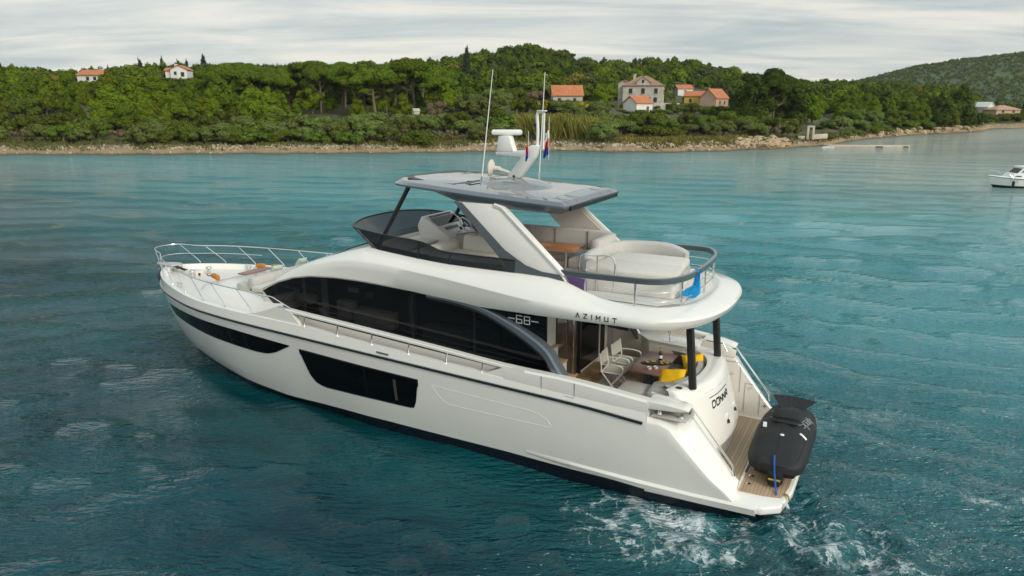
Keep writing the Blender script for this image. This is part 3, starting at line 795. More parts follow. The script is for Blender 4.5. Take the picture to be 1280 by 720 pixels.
WHAT = {('umbrella', 'pine'): ('umbrella_pine', 'green umbrella pine', 'pine tree'), ('umbrella', 'bright'): ('umbrella_pine', 'pale green umbrella pine', 'pine tree'), ('umbrella', 'dark'): ('umbrella_pine', 'dark umbrella pine', 'pine tree'),
        ('bushy', 'bright'): ('young_pine', 'bushy bright green pine', 'pine tree'), ('bushy', 'pine'): ('young_pine', 'bushy deep green pine', 'pine tree'), ('bushy', 'dark'): ('young_pine', 'bushy dark pine', 'pine tree'),
        ('olive', 'olive'): ('olive_tree', 'grey-green olive tree', 'olive tree'), ('olive', 'scrub'): ('oak_bush', 'round dark green bush', 'bush'), ('shrub', 'scrub'): ('shrub', 'low dark green shrub', 'bush'), ('shrub', 'olive'): ('shrub', 'low grey-green shrub', 'bush'),
        ('bare', 'brown'): ('bare_shrub', 'bare brown shrub', 'bush'), ('bare', 'yellow'): ('autumn_shrub', 'yellowing shrub', 'bush'), ('cypress', 'cypress'): ('cypress', 'slim dark cypress', 'cypress')}
HW = {'umbrella': 5, 'bushy': 3, 'olive': 2.4, 'shrub': 2.2, 'cypress': 1, 'bare': 1.8}
TREES = [(u, Y, k, lf, fit_height(u, Y, h, HW[k] * h / HGT[k] * (1.2 if k in ('olive', 'shrub') else 1)), z) for (u, Y, k, lf, h, z) in TREES]
TREES.sort(key=lambda q: q[0])
cnt = {}; tot = {}
for q in TREES: tot[(q[5], q[2], q[3])] = tot.get((q[5], q[2], q[3]), 0) + 1
for i, (u, Y, kind, leaf, h, zone) in enumerate(TREES):
    X = bearing(u) * Y
    nm, what, cat = WHAT[(kind, leaf)]
    key = (zone, kind, leaf); cnt[key] = cnt.get(key, 0) + 1
    lab = f'{what} {ZONE[zone]}'
    if tot[key] > 1: lab = f'{ORD[cnt[key] - 1]} {what} from the left {ZONE[zone]}'
    T = thing(nm, lab, cat, (X, Y, gz(X, Y) - .05), rnd(0, 6.28), f'{cat}s of the wooded shore' if cat != 'bush' else 'bushes of the wooded shore')
    s = h / HGT[kind]; sx = s * rnd(.9, 1.15) * (1.2 if kind in ('olive', 'shrub') else 1)
    if kind in ('olive', 'shrub'): sx = max(sx, .72)
    T.scale = (sx * rnd(.86, 1.16), sx * rnd(.86, 1.16), s); T.rotation_euler = (R(rnd(-6, 6)), R(rnd(-6, 6)), T.rotation_euler[2])
    cme, tme = proto(kind, leaf, i % 3)
    link('trunk', tme, T); link('crown', cme, T)

# the wooded hillsides behind, read as one mass
def wood(name, label, spots, per, size, res=None):
    libs = [leafcloud(clumps_for(k), per * f_, size * g, res=res) for k, f_, g in (('bushy', 1, 1), ('bushy', 1, 1), ('umbrella', .55, 1.25), ('olive', 1.5, .8), ('bushy', 1, 1))]
    hs = [HGT[k] for k in ('bushy', 'bushy', 'umbrella', 'olive', 'bushy')]
    lp = {2: -3.2}
    Vs = []; Cs = []
    pal = np.array([(.092, .135, .007), (.082, .122, .007), (.120, .165, .007), (.05, .075, .01), (.085, .10, .025), (.18, .155, .02), (.08, .12, .009)])
    pr = np.array([.27, .22, .16, .14, .1, .03, .08])
    for (x, y, z, h) in spots:
        q = int(RNG.integers(0, 5)); v, f = libs[q]
        th = RNG.uniform(0, 6.3); c, s_ = math.cos(th), math.sin(th); sc = h / hs[q]
        v = (v + np.array([0, 0, lp.get(q, 0)])) * np.array([sc * 1.1, sc * 1.1, sc]) @ np.array([[c, s_, 0], [-s_, c, 0], [0, 0, 1]]) + np.array([x, y, z])
        Vs.append(v)
        cc = pal[RNG.choice(7, p=pr)] * RNG.uniform(.8, 1.2)
        Cs.append(np.repeat((cc * RNG.uniform(.78, 1.22, (len(v) // 4, 1))), 4, 0))
    V = np.concatenate(Vs); C_ = np.concatenate(Cs)
    me = fast_mesh(name, V, np.arange(len(V)).reshape(-1, 4), M_wood)
    at_ = me.color_attributes.new('Col', 'FLOAT_COLOR', 'POINT')
    at_.data.foreach_set('color', np.concatenate([C_, np.ones((len(C_), 1))], 1).astype(np.float32).ravel())
    tag(link(name, me), label, 'woodland', kind='stuff')
M_wood = bpy.data.materials.new('woodland_leaves'); M_wood.use_nodes = True
t = M_wood.node_tree; p = t.nodes['Principled BSDF']
an = nn(t, 'ShaderNodeAttribute', attribute_name='Col'); t.links.new(an.outputs['Color'], p.inputs['Base Color'])
p.inputs['Roughness'].default_value = .8; p.inputs['Specular IOR Level'].default_value = .08
sp = []
for i in range(3700):
    u = rnd(-90, 1300) if i < 2900 else (rnd(-420, -90) if i % 2 else rnd(1300, 1650)); a = bearing(u); S_ = float(shoreY(a)); Rr = float(np.interp(a, RG_A, RG_Y))
    d0 = (78 if u > -60 else 14) if u < 1225 else 30
    f_ = rnd(0, 1) ** 1.25
    Y = S_ + d0 + (Rr + 14 - S_ - d0) * f_; X = a * Y
    h = fit_height(u, Y, rnd(4.0, 8.0) * (1 if u < 560 or u > 900 else .92), 3)
    if h < 1.0: continue
    sp.append((X, Y, gz(X, Y) - .3, h))
wood('woodland', 'dense green pine wood covering the hillside behind the houses', sp, 80, .28, (5, 3))
sp = []
for i in range(7000):
    u = rnd(1000, 1420) if i % 7 else rnd(1420, 1900); a = bearing(u); Y = rnd(690, 1090); X = a * Y
    if vnoise(X * .07, Y * .07, 2) > .85: continue
    sp.append((X, Y, float(far_h(np.array(X), np.array(Y))) - .6, rnd(2.2, 4.2)))
wood('far_woodland', 'scrubby wood over the distant hill at the far right', sp, 9, .7)

# dry grass strip on the bank
sp = []
for i in range(420):
    u = rnd(772, 936) if i % 4 else rnd(455, 640); a = bearing(u); Y = SY(u) + rnd(7.0, 13.5); X = a * Y
    sp.append((X, Y, gz(X, Y) - .05, .5))
V, F = blades(sp, .55, .09, 18)
o = link('dry_grass', fast_mesh('dry_grass', V, F, mat('dry_grass', (.23, .185, .045), .8, island=.45, spec=.1)))
tag(o, 'straw coloured dry grass on the bank above the rocks', 'grass', kind='stuff')
# reeds
sp = []
for i in range(240):
    u = rnd(652, 752) if i % 3 else rnd(655, 700); a = bearing(u); Y = SY(u) + rnd(10.5, 17); X = a * Y
    sp.append((X, Y, gz(X, Y) - .1, .4))
V, F = blades(sp, 3.6, .10, 16)
o = link('reed_bed', fast_mesh('reed_bed', V, F, mat('reeds', (.20, .185, .022), .75, island=.4)))
tag(o, 'tall yellow-green reed bed at the beach right of the mast', 'reeds', kind='stuff')

# ---------------------------------------------------------------- houses on the shore
M_tile = mat('terracotta_tiles', (.46, .165, .065), .85, var=.22, vscale=1.4, bump=.3, bscale=6)
M_tileo = mat('old_roof_tiles', (.30, .185, .115), .9, var=.3, vscale=1.2, bump=.3, bscale=6)
M_tilep = mat('pale_roof_tiles', (.42, .26, .17), .9, var=.2, vscale=1.2)
M_plw = mat('white_plaster', (.74, .72, .68), .85, var=.06, vscale=.8)
M_stw = mat('grey_stone_wall', (.47, .43, .36), .9, var=.22, vscale=1.1, bump=.4, bscale=4)
M_ply = mat('yellow_plaster', (.56, .36, .075), .85, var=.08, vscale=.8)
M_plp = mat('pink_plaster', (.55, .36, .26), .85, var=.08, vscale=.8)
M_dk = mat('dark_opening', (.025, .023, .022), .4)
M_shut = mat('brown_door', (.16, .075, .04), .7)
def house(name, label, u, vb, Y, w, d, h, rh, wallm, roofm, rz=0, ridge='x', hip=0, wins=(), doors=(), chim=(), over=.3):
    """w along local x, d along y, front towards -y; sits so that its wall foot shows about picture line vb"""
    z = CAM_H + rise(vb, Y); X = (u - 640) / FPX * (Y * CP - (z - CAM_H) * SP)
    T = thing(name, label, 'house', (X, Y, z), rz)
    b = B()
    hw, hd = w / 2, d / 2
    b.prism([(-hw, -hd), (hw, -hd), (hw, hd), (-hw, hd)], -3, h, 'z')
    if not hip:
        if ridge == 'x':
            for s in (-1, 1): b.prism([(-hd, h), (hd, h), (0, h + rh)], s * hw - .15 * (s > 0) , s * hw + .15 * (s < 0), 'x')
        else:
            for s in (-1, 1): b.prism([(-hw, h), (hw, h), (0, h + rh)], s * hd - .15 * (s > 0), s * hd + .15 * (s < 0), 'y')
    b.build('wall', wallm, T, smooth=0)
    b = B(); tk = .18
    if hip:
        e_ = over; a1 = [(-hw - e_, -hd - e_, h), (hw + e_, -hd - e_, h), (hw + e_, hd + e_, h), (-hw - e_, hd + e_, h)]
        k = max(w - d, 0) / 2 if ridge == 'x' else 0; k2 = max(d - w, 0) / 2 if ridge == 'y' else 0
        top = [(-k, -k2, h + rh), (k, k2, h + rh)]
        lo = [(x, y, zz - tk) for x, y, zz in a1]
        b.add(a1 + top + lo, [(0, 1, 5, 4) if ridge == 'x' else (0, 1, 4), (1, 2, 5) if ridge == 'x' else (1, 2, 5, 4), (2, 3, 4, 5) if ridge == 'x' else (2, 3, 5), (3, 0, 4) if ridge == 'x' else (3, 0, 4, 5)] + [(i, (i + 1) % 4, 6 + (i + 1) % 4, 6 + i) for i in range(4)] + [(9, 8, 7, 6)])
    else:
        H_, L_ = (hd, hw) if ridge == 'x' else (hw, hd)
        sl = rh / H_; e_ = over
        pr = [(-H_ - e_, h - sl * e_), (0, h + rh), (H_ + e_, h - sl * e_), (H_ + e_, h - sl * e_ + tk), (0, h + rh + tk), (-H_ - e_, h - sl * e_ + tk)]
        b.prism(pr, -L_ - over, L_ + over, 'x' if ridge == 'x' else 'y')
    rf = b.build('roof', roofm, T, smooth=0)
    for (x, zz, ww, hh, *f) in wins:
        side = f[0] if f else 'f'
        bw = B(); fr = B()
        if side == 'f':
            bw.box((x, -hd - .03, zz), (ww, .08, hh), 0); fr.box((x, -hd - .05, zz - hh / 2 - .06), (ww + .2, .14, .1), 0)
        else:
            sx = hw if side == 'r' else -hw
            bw.box((sx, x, zz), (.08, ww, hh), 0); fr.box((sx, x, zz - hh / 2 - .06), (.16, ww + .2, .1), 0)
        wo = bw.build('window', M_dk, T, smooth=0); fr.build('sill', wallm, wo, smooth=0)
    for (x, ww, hh) in doors:
        B().box((x, -hd - .03, hh / 2), (ww, .09, hh), 0).build('door', M_shut, T, smooth=0)
    for (x, y, hh) in chim:
        cb = B(); cb.box((x, y, h + rh * .55 + hh / 2), (.7, .7, hh + rh * .6), .02); cb.box((x, y, h + rh * .85 + hh), (.9, .9, .14), .02)
        cb.build('chimney', wallm, rf, smooth=0)
    return T
house('white_house', 'long white house with orange tiled roof among trees at far left', 126, 104.5, 200, 8.6, 6, 2.1, 1.25, M_plw, M_tile, R(-6), 'x', chim=((.4, .5, .5),), wins=((.6, 1.2, .8, .9), (-1.4, 1.2, .8, .9)))
house('white_house', 'small white gabled house on the skyline beside dark cypresses', 228, 98, 214, 4.4, 6, 2.3, 1.1, M_plw, M_tile, R(8), 'y', wins=((1.0, 1.0, .9, 1.2), (-.9, 1.3, .7, .9)), chim=((-.9, -1.5, .5),))
house('side_wing', 'low white wing with terracotta roof joined left of the skyline house', 216, 96.5, 213.5, 2.6, 4, 1.7, .7, M_plw, M_tile, R(8), 'x')
house('barn', 'low stone barn with a plain red tiled roof in the bushes', 708, 131, 176, 6.9, 5.2, 2.2, 2.1, M_stw, M_tile, R(3), 'x', wins=((-2, 1.1, .7, .8), (1.6, 1.1, .7, .8)))
T4 = house('stone_house', 'large old pale stone house with hipped brown roof and attic gable', 804, 131, 205, 10.6, 8.5, 5.1, 2.5, M_stw, M_tileo, R(-14), 'x', hip=1, chim=((-2.6, .2, .9),),
      wins=((-3.2, 3.6, .9, 1.3), (.1, 3.6, .9, 1.4), (3.5, 3.6, .9, 1.3), (-3.2, 1.3, .9, 1.3), (3.4, 1.3, .9, 1.3), (1.6, 1.2, 1.0, 1.5), (-1.8, 3.4, .9, 1.2, 'l'), (2, 3.4, .9, 1.2, 'r'), (-1, 3.4, .9, 1.2, 'r')))
b = B(); b.prism([(-1.7, 5.0), (1.7, 5.0), (1.7, 5.9), (0, 7.15), (-1.7, 5.9)], -4.4, -1.0, 'y'); g = b.build('dormer', M_stw, T4, smooth=0)
b = B(); b.prism([(-2.0, 5.75), (0, 7.22), (2.0, 5.75), (2.0, 5.92), (0, 7.4), (-2.0, 5.92)], -4.55, -.9, 'y'); b.build('dormer_roof', M_tileo, g, smooth=0)
B().box((0, -4.42, 6.1), (.6, .06, .8), 0).build('dormer_window', M_dk, g, smooth=0)
house('lean_to', 'grey stone side wing of the large old house, left end', 780, 134, 207, 3.0, 6, 6.3, .8, M_stw, M_tileo, R(-14), 'y', wins=((0, 4, .6, 1.0),))
house('white_cottage', 'little white cottage with bright red roof before the stone house', 797, 141, 193, 6.0, 4.6, 2.5, 1.6, M_plw, M_tile, R(38), 'x', wins=((-.2, 1.4, .6, .9, 'r'),), doors=((1.2, .9, 1.6),))
z_ = CAM_H + rise(138.5, 198); b = B(); b.box((0, 0, 0), (8.2, .5, 4.0), .05)
o = b.build('garden_wall', M_stw); o.location = ((830 - 640) / FPX * 198 * CP, 198, z_); tag(o, 'weathered stone garden wall right of the white cottage', 'wall')
house('distant_house', 'tiny white house with red roof behind the stone house', 853, 119, 262, 5.5, 5, 2.2, 1.2, M_plw, M_tile, R(10), 'x', wins=((0, 1.2, .8, .9),))
house('yellow_house', 'orange-yellow house with terracotta roof left of the pink house', 868, 131, 228, 5.6, 5, 2.6, 1.3, M_ply, M_tile, R(-20), 'x', wins=((-1, 1.3, .7, 1),))
house('pink_house', 'pink gabled house with terracotta roof beside the dark pines', 892, 139.5, 224, 5.2, 8, 4.0, 2.5, M_plp, M_tile, R(-42), 'y', wins=((1.5, 2.6, .7, 1.0, 'r'), (-1.5, 2.6, .7, 1.0, 'r')))
house('yellow_house', 'small pale yellow house glimpsed behind the dark pine clump', 932, 141.5, 236, 5.5, 5, 2.6, .9, M_ply, M_tile, R(-15), 'x', wins=((.6, 1.4, .8, 1.0),))
house('white_shed', 'tiny pale gabled shed roof showing among the grey bushes', 520, 141, 152, 1.2, 1.6, .35, .35, M_stw, M_stw, R(20), 'x', over=.1)
house('tiled_house', 'low pinkish house with orange hipped roof across the cove', 1251, 142.5, 272, 9.2, 7, 1.6, 1.5, M_plp, M_tilep, R(5), 'x', hip=1, chim=((0, 0, .2),), wins=((-2, .9, .9, .8), (2, .9, .9, .8)))
house('white_house', 'white gable ended house left of the orange roof across the cove', 1228, 141, 280, 3.8, 6, 2.2, 1.6, M_plw, M_plw, R(25), 'y', wins=((0, 1.4, .6, .8),))

# ruined doorway, walls, dinghy and jetty on the right hand shore
def shore_pt(u, v): 
    Y = dist_w(v); return ((u - 640) / FPX * (Y * CP + CAM_H * SP), Y)
T = thing('ruined_doorway', 'pale stone doorway left standing alone beside the jetty', 'ruin', (0, 0, 0))
Yr = 140; zr = CAM_H + rise(173, Yr); xr = (1012.5 - 640) / FPX * (Yr * CP - (zr - CAM_H) * SP)
T.location = (xr, Yr, zr); T.rotation_euler = (0, 0, R(-12))
M_lime = mat('limestone', (.52, .45, .36), .9, var=.15, vscale=2)
for s in (-1, 1): B().box((s * .48, 0, 1.0), (.38, .5, 2.4), .03).build('jamb', M_lime, T)
B().box((0, 0, 2.18), (1.36, .52, .32), .03).build('lintel', M_lime, T)
o = B().box((0, 0, 0), (3.0, .5, .9), .05).build('boundary_wall', M_lime); o.location = (xr + 2.3, Yr + 1.2, zr + .3); o.rotation_euler = (0, R(-3), R(8)); tag(o, 'low pale stone wall right of the ruined doorway', 'wall')
o = B().box((0, 0, 0), (1.3, .5, .7), .05).build('boundary_wall', M_lime); o.location = (xr - 1.5, Yr + .5, zr + .1); o.rotation_euler = (0, 0, R(-6)); tag(o, 'short stone wall stub left of the ruined doorway', 'wall')
def small_dinghy(name, label, loc, rz, Ld, mm):
    T = thing(name, label, 'dinghy', loc, rz)
    rows = []
    for i in range(9):
        s = i / 8; x = (s - .5) * Ld; w_ = .55 * (1 - max(0, s - .45) ** 2 * 3.2); rk = .08 * s
        rows.append([(x, -w_, .5 + rk), (x, -w_ * .8, .12), (x, 0, 0 + rk), (x, w_ * .8, .12), (x, w_, .5 + rk), (x, w_ * .85, .5 + rk), (x, w_ * .7, .2), (x, 0, .12 + rk), (x, -w_ * .7, .2), (x, -w_ * .85, .5 + rk)])
    B().grid(rows, cv=True, caps=True).build('hull', mm, T)
    B().box((-.3, 0, .36), (.25, .9, .05), .01).build('thwart', mm, T)
small_dinghy('dinghy', 'small white dinghy pulled up below the ruined doorway', (xr + 1.6, Yr - 5.2, gz(xr + 1.6, Yr - 5.2) + .05), R(25), 2.6, M_white)
small_dinghy('dinghy', 'second white dinghy lying behind the first one', (xr + 3.0, Yr - 3.4, gz(xr + 3.0, Yr - 3.4) + .15), R(-40), 2.3, M_white)
x0, y0 = shore_pt(1034, 183.3); x1, y1 = shore_pt(1136, 183.6)
T = thing('jetty', 'low stone jetty running out from the right hand shore', 'jetty', ((x0 + x1) / 2, (y0 + y1) / 2, 0), math.atan2(y1 - y0, x1 - x0))
Lj = math.hypot(x1 - x0, y1 - y0)
B().prism([(-Lj / 2, -1.1), (-Lj * .1, -1.6), (Lj / 2, -.6), (Lj / 2, .7), (-Lj * .1, 1.2), (-Lj / 2, 3)], -1.5, .27, 'z', r=.05).build('deck', mat('jetty_stone', (.52, .41, .31), .9, var=.2, vscale=.8), T)
B().box((Lj * .44, -.6, .05), (Lj * .07, .3, .22), .03).build('tyre_fender', M_rub, T)
b = B(); b.box((Lj * .1, -1.45, .06), (Lj * .08, .25, .22), .03)
b.build('tyre_fender', M_rub, T)

# thin sea air
M_haze = bpy.data.materials.new('haze'); M_haze.use_nodes = True
t = M_haze.node_tree; t.nodes.remove(t.nodes['Principled BSDF'])
pv = nn(t, 'ShaderNodeVolumePrincipled'); pv.inputs['Density'].default_value = HAZE; pv.inputs['Color'].default_value = (.86, .92, 1, 1)
t.links.new(pv.outputs[0], t.nodes['Material Output'].inputs['Volume'])
if HAZE:
    o = B().box((0, 700, 55.0), (3400, 1700, 131), 0).build('haze', M_haze, smooth=0); tag(o, kind='stuff')
# ---------------------------------------------------------------- the motor yacht (x forward from the stern, y to port, z above the waterline)
Y0 = thing('motor_yacht', 'large white motor yacht with flybridge and dark windows under way', 'yacht', (BX, BY, 0), BYAW)
yd = stab([(1.0, 2.40), (2.7, 2.53), (5, 2.6), (8, 2.62), (10, 2.62), (12, 2.6), (14, 2.53), (15.5, 2.37), (16.5, 2.17), (17.5, 1.86), (18.4, 1.50), (19, 1.18), (19.5, .84), (19.85, .52), (20.1, .22), (20.2, 0.0)])
yw = stab([(1.0, 2.28), (3, 2.33), (5, 2.36), (7.6, 2.31), (9.5, 2.24), (11.2, 2.12), (12.7, 2.07), (14.3, 1.97), (15.2, 1.79), (16.4, 1.42), (17.57, .91), (18.4, .40), (18.96, .0)])
zch = stab([(1, 0), (9, 0), (11, .05), (12.7, .14), (14.3, .24), (15.2, .29), (16.4, .30), (17.57, .25), (18.4, .14), (18.96, 0), (20.2, 0)])     # the chine rises towards the bow
zrub = stab([(1.0, 1.66), (2.78, 1.76), (4.2, 1.88), (6.8, 1.98), (9.3, 2.07), (11.8, 2.15), (14, 2.2), (16.5, 2.23), (18, 2.26), (20, 2.3)])
zgun = stab([(1, 1.9), (5, 2.1), (6.4, 2.16), (8.5, 2.26), (10.6, 2.37), (11.7, 2.45), (13, 2.47), (15.5, 2.48), (17, 2.52), (18.4, 2.58), (20, 2.63)])
zcap = stab([(1.9, 2.14), (2.9, 2.24), (4.4, 2.37), (5.8, 2.41), (7.8, 2.55), (10.1, 2.69), (12.2, 2.80), (12.6, 2.82)])
zboot = tab([(1, .27), (4, .30), (5.8, .34), (9, .30), (11.2, .22), (15.4, .08), (19, .0)])
XW, XS = 18.96, 20.2       # stem at the waterline and at the sheer
XA = 2.7
M_curt = mat('dim_curtain', (.07, .06, .045), .5)
# hull side: level t = 0 at the waterline, 1 at the rubbing strake
def xb(t): return XW + (XS - .02 - XW) * min(t, 1) ** .5
def hpt(s, t):
    """s 0..1 from XA to the stem"""
    X = xb(t); x = XA + (X - XA) * s
    xw_ = XA + (XW - XA) * s; xd_ = XA + (XS - XA) * s
    f = t ** (1 - .30 * max(0, min(1, (x - 11) / 6)))
    y = yw(xw_) * (1 - f) + yd(xd_) * f
    y += .07 * math.sin(math.pi * min(t, 1)) * (1 - s) ** .5
    zc_ = zch(x); z = zc_ + (zrub(x) - zc_) * t
    return (x, max(y, 0.0), z)
def hull_y(x, z):
    t = (z - zch(x)) / (zrub(x) - zch(x))
    s = (x - XA) / (xb(max(t, 0)) - XA)
    return hpt(max(0, min(1, s)), max(t, 0))[1]
ss = [1 - (1 - i / 56) ** 1.35 for i in range(57)]
b = B()
lv = [0.10, .2, .3, .4, .5, .6, .7, .8, .9, 1.0]
rows = []
for s in ss:
    x0_ = hpt(s, .1)[0]
    r = []
    keel = XA + (17.6 - XA) * s
    r.append((keel, 0, -.75 + .35 * s ** 6)); 
    q = hpt(s, 0); r.append((q[0], q[1] * (.93 - .12 * max(0, min(1, (q[0] - 9) / 4))), -.30 + .2 * s ** 4)); 
    zc_ = zch(q[0]); zb = max(zboot(q[0]), zc_ + .02); tb = (zb - zc_) / (zrub(q[0]) - zc_)
    q2 = hpt(s, tb); r.append((q2[0], q2[1] - .012, q2[2])); r.append(q2)
    for t_ in lv: q = hpt(s, tb + (1 - tb) * t_); r.append(q)
    # bulwark strip above the strake
    q = hpt(s, 1.0); zg = zgun(q[0]); zz = q[2]
    for k in (.15, .6, 1.0):
        r.append((q[0] + .02 * k, max(q[1] - .035 * k, 0), zz + (zg - zz) * k))
    yi = max(q[1] - .16, 0)
    r.append((q[0] - (.10 if s > .97 else 0), yi, zg + .012)); r.append((q[0] - (.14 if s > .97 else 0), max(q[1] - .2, 0), zg - .03))
    r.append((q[0] - (.16 if s > .97 else 0), max(q[1] - .22, 0), zg - .25))
    rows.append(r)
b.grid(rows)
b.m = []
nk = len(rows[0]) - 1
for i in range(len(rows) - 1):
    for j in range(nk): b.m.append(1 if j < 2 else 0)
b.mirror()
hull = b.build('hull', [M_gel, M_navy], Y0, smooth=40, weld=.0015)
# rubbing strake: a thin dark line with a bright cap
for sg in (1, -1):
    pts = [hpt(s, 1.0) for s in ss]; pts = [(x + (.02 if i > 52 else 0), sg * (y + .012), z) for i, (x, y, z) in enumerate(pts)]
    pts[0] = (pts[0][0] + .08, pts[0][1], pts[0][2])
    rb = B().bar(pts, .05, .05).build('rub_rail', M_black, hull)
    B().bar([(x, y + sg * .012, z + .042) for x, y, z in pts], .03, .022).build('steel_strip', M_steel, rb)

def patch(xs, ztop, zbot, yf, off, rows=5, sg=1, inner=None):
    b = B(); g = []
    for x in xs:
        zt, zb = ztop(x), zbot(x)
        g.append([(x, sg * (yf(x, zb + (zt - zb) * k / rows) + off), zb + (zt - zb) * k / rows) for k in range(rows + 1)])
    b.grid(g)
    return b
def lin(a, b_, n): return [a + (b_ - a) * i / n for i in range(n + 1)]
def slab(b, th, sg):
    """give a surface patch an edge: thickness th towards the centreline"""
    n = len(b.v); nf = len(b.f)
    from collections import Counter
    cnt_ = Counter()
    for f in b.f:
        for i in range(len(f)): cnt_[tuple(sorted((f[i], f[(i + 1) % len(f)])))] += 1
    b.v += [(x, y - sg * th, z) for x, y, z in b.v]
    add = [(e[0], e[1], e[1] + n, e[0] + n) for e, c in cnt_.items() if c == 1]
    b.f += add; b.m += [0] * len(add)
    return b
for sg in (1, -1):
    # forward hull window
    zt = tab([(18.35, 1.92), (17.3, 1.94), (16.4, 1.955), (14.4, 1.94), (13.15, 1.89), (12.24, 1.845)])
    zb = tab([(18.35, 1.88), (18.25, 1.70), (17.92, 1.59), (16.73, 1.55), (15.77, 1.50), (14.28, 1.44), (13.62, 1.42), (13.3, 1.43), (13.1, 1.455), (12.8, 1.55), (12.24, 1.825)])
    o = slab(patch(lin(12.24, 18.35, 80), zt, zb, hull_y, .012, sg=sg), .03, sg).build('hull_window', M_glassh, hull)
    for x in (16.1, 14.55, 13.9):
        slab(patch(lin(x, x + .05, 2), lambda q: zt(q) - .05, lambda q: zb(q) + .05, hull_y, .016, sg=sg), .005, sg).build('mullion', M_mull, o)
    # midship hull window
    zt = tab([(11.88, 1.78), (10, 1.71), (8.19, 1.66)]); zb = tab([(11.88, 1.72), (11.80, 1.46), (11.70, 1.12), (11.56, .94), (11.4, .875), (11.2, .85), (10.88, .86), (9.54, .895), (8.5, .915), (8.37, .94), (8.28, 1.13), (8.19, 1.58)])
    fr = slab(patch(lin(8.165, 11.905, 90), lambda x: zt(x) + .035, lambda x: zb(x) - .035, hull_y, .006, sg=sg), .03, sg).build('window_frame', M_black, hull)
    o = slab(patch(lin(8.19, 11.88, 90), zt, zb, hull_y, .014, sg=sg), .02, sg).build('hull_window', M_glassh, hull)
    for x, ww in ((9.75, .05),):
        slab(patch(lin(x, x + ww, 2), lambda q: zt(q) - .05, lambda q: zb(q) + .05, hull_y, .018, sg=sg), .005, sg).build('mullion', M_mull, o)
    # a cabin curtain showing behind the aft pane
    slab(patch(lin(8.82, 8.90, 3), lambda q: zt(q) - .12, lambda q: zb(q) + .10, hull_y, .0155, sg=sg), .002, sg).build('curtain', M_curt, o)
    # sculpted recess panel
    def on_hull(x, z, off=.0): return (x, sg * (hull_y(x, z) + off), z)
    ring = [(7.80, 1.62), (7.62, 1.40), (7.45, 1.26), (7.3, 1.22), (4.73, 1.23), (4.84, 1.38), (5.07, 1.50), (5.3, 1.53)]
    pr_ = []
    for i in range(len(ring)):
        (xa, za), (xc, zc) = ring[i], ring[(i + 1) % len(ring)]
        n_ = max(2, int(abs(xc - xa) / .25)); pr_ += [(xa + (xc - xa) * k / n_, za + (zc - za) * k / n_) for k in range(n_)]
    b = B().bar([on_hull(x, z, -.0115) for x, z in pr_], .022, .03, closed=True, up=(0, 1, 0))
    b.build('panel_moulding', M_gel, hull)
    # spray knuckle running into the bathing platform
    rows = []
    for x in lin(.55, 5.4, 26):
        k = max(0, min(1, (5.4 - x) / 3.6)); 
        zt_ = .40 + .10 * (1 - k); hgt = .06 + .12 * k; o_ = .004 + .045 * min(1, k * 1.5)
        xq = max(x, 2.72); y = hull_y(xq, zt_) - max(0, 2.72 - x) * .05; y2 = hull_y(xq, max(zt_ - hgt, .1)) - max(0, 2.72 - x) * .05
        rows.append([(x, sg * (y - .05), zt_ + .05), (x, sg * (y + .004), zt_ + .03), (x, sg * (y + o_), zt_ - .03), (x, sg * (y2 + o_ * .8), zt_ - hgt), (x, sg * (y2 - .05), zt_ - hgt - .04)])
    B().grid(rows, caps=True, cv=True).build('spray_rail', M_gel, hull)

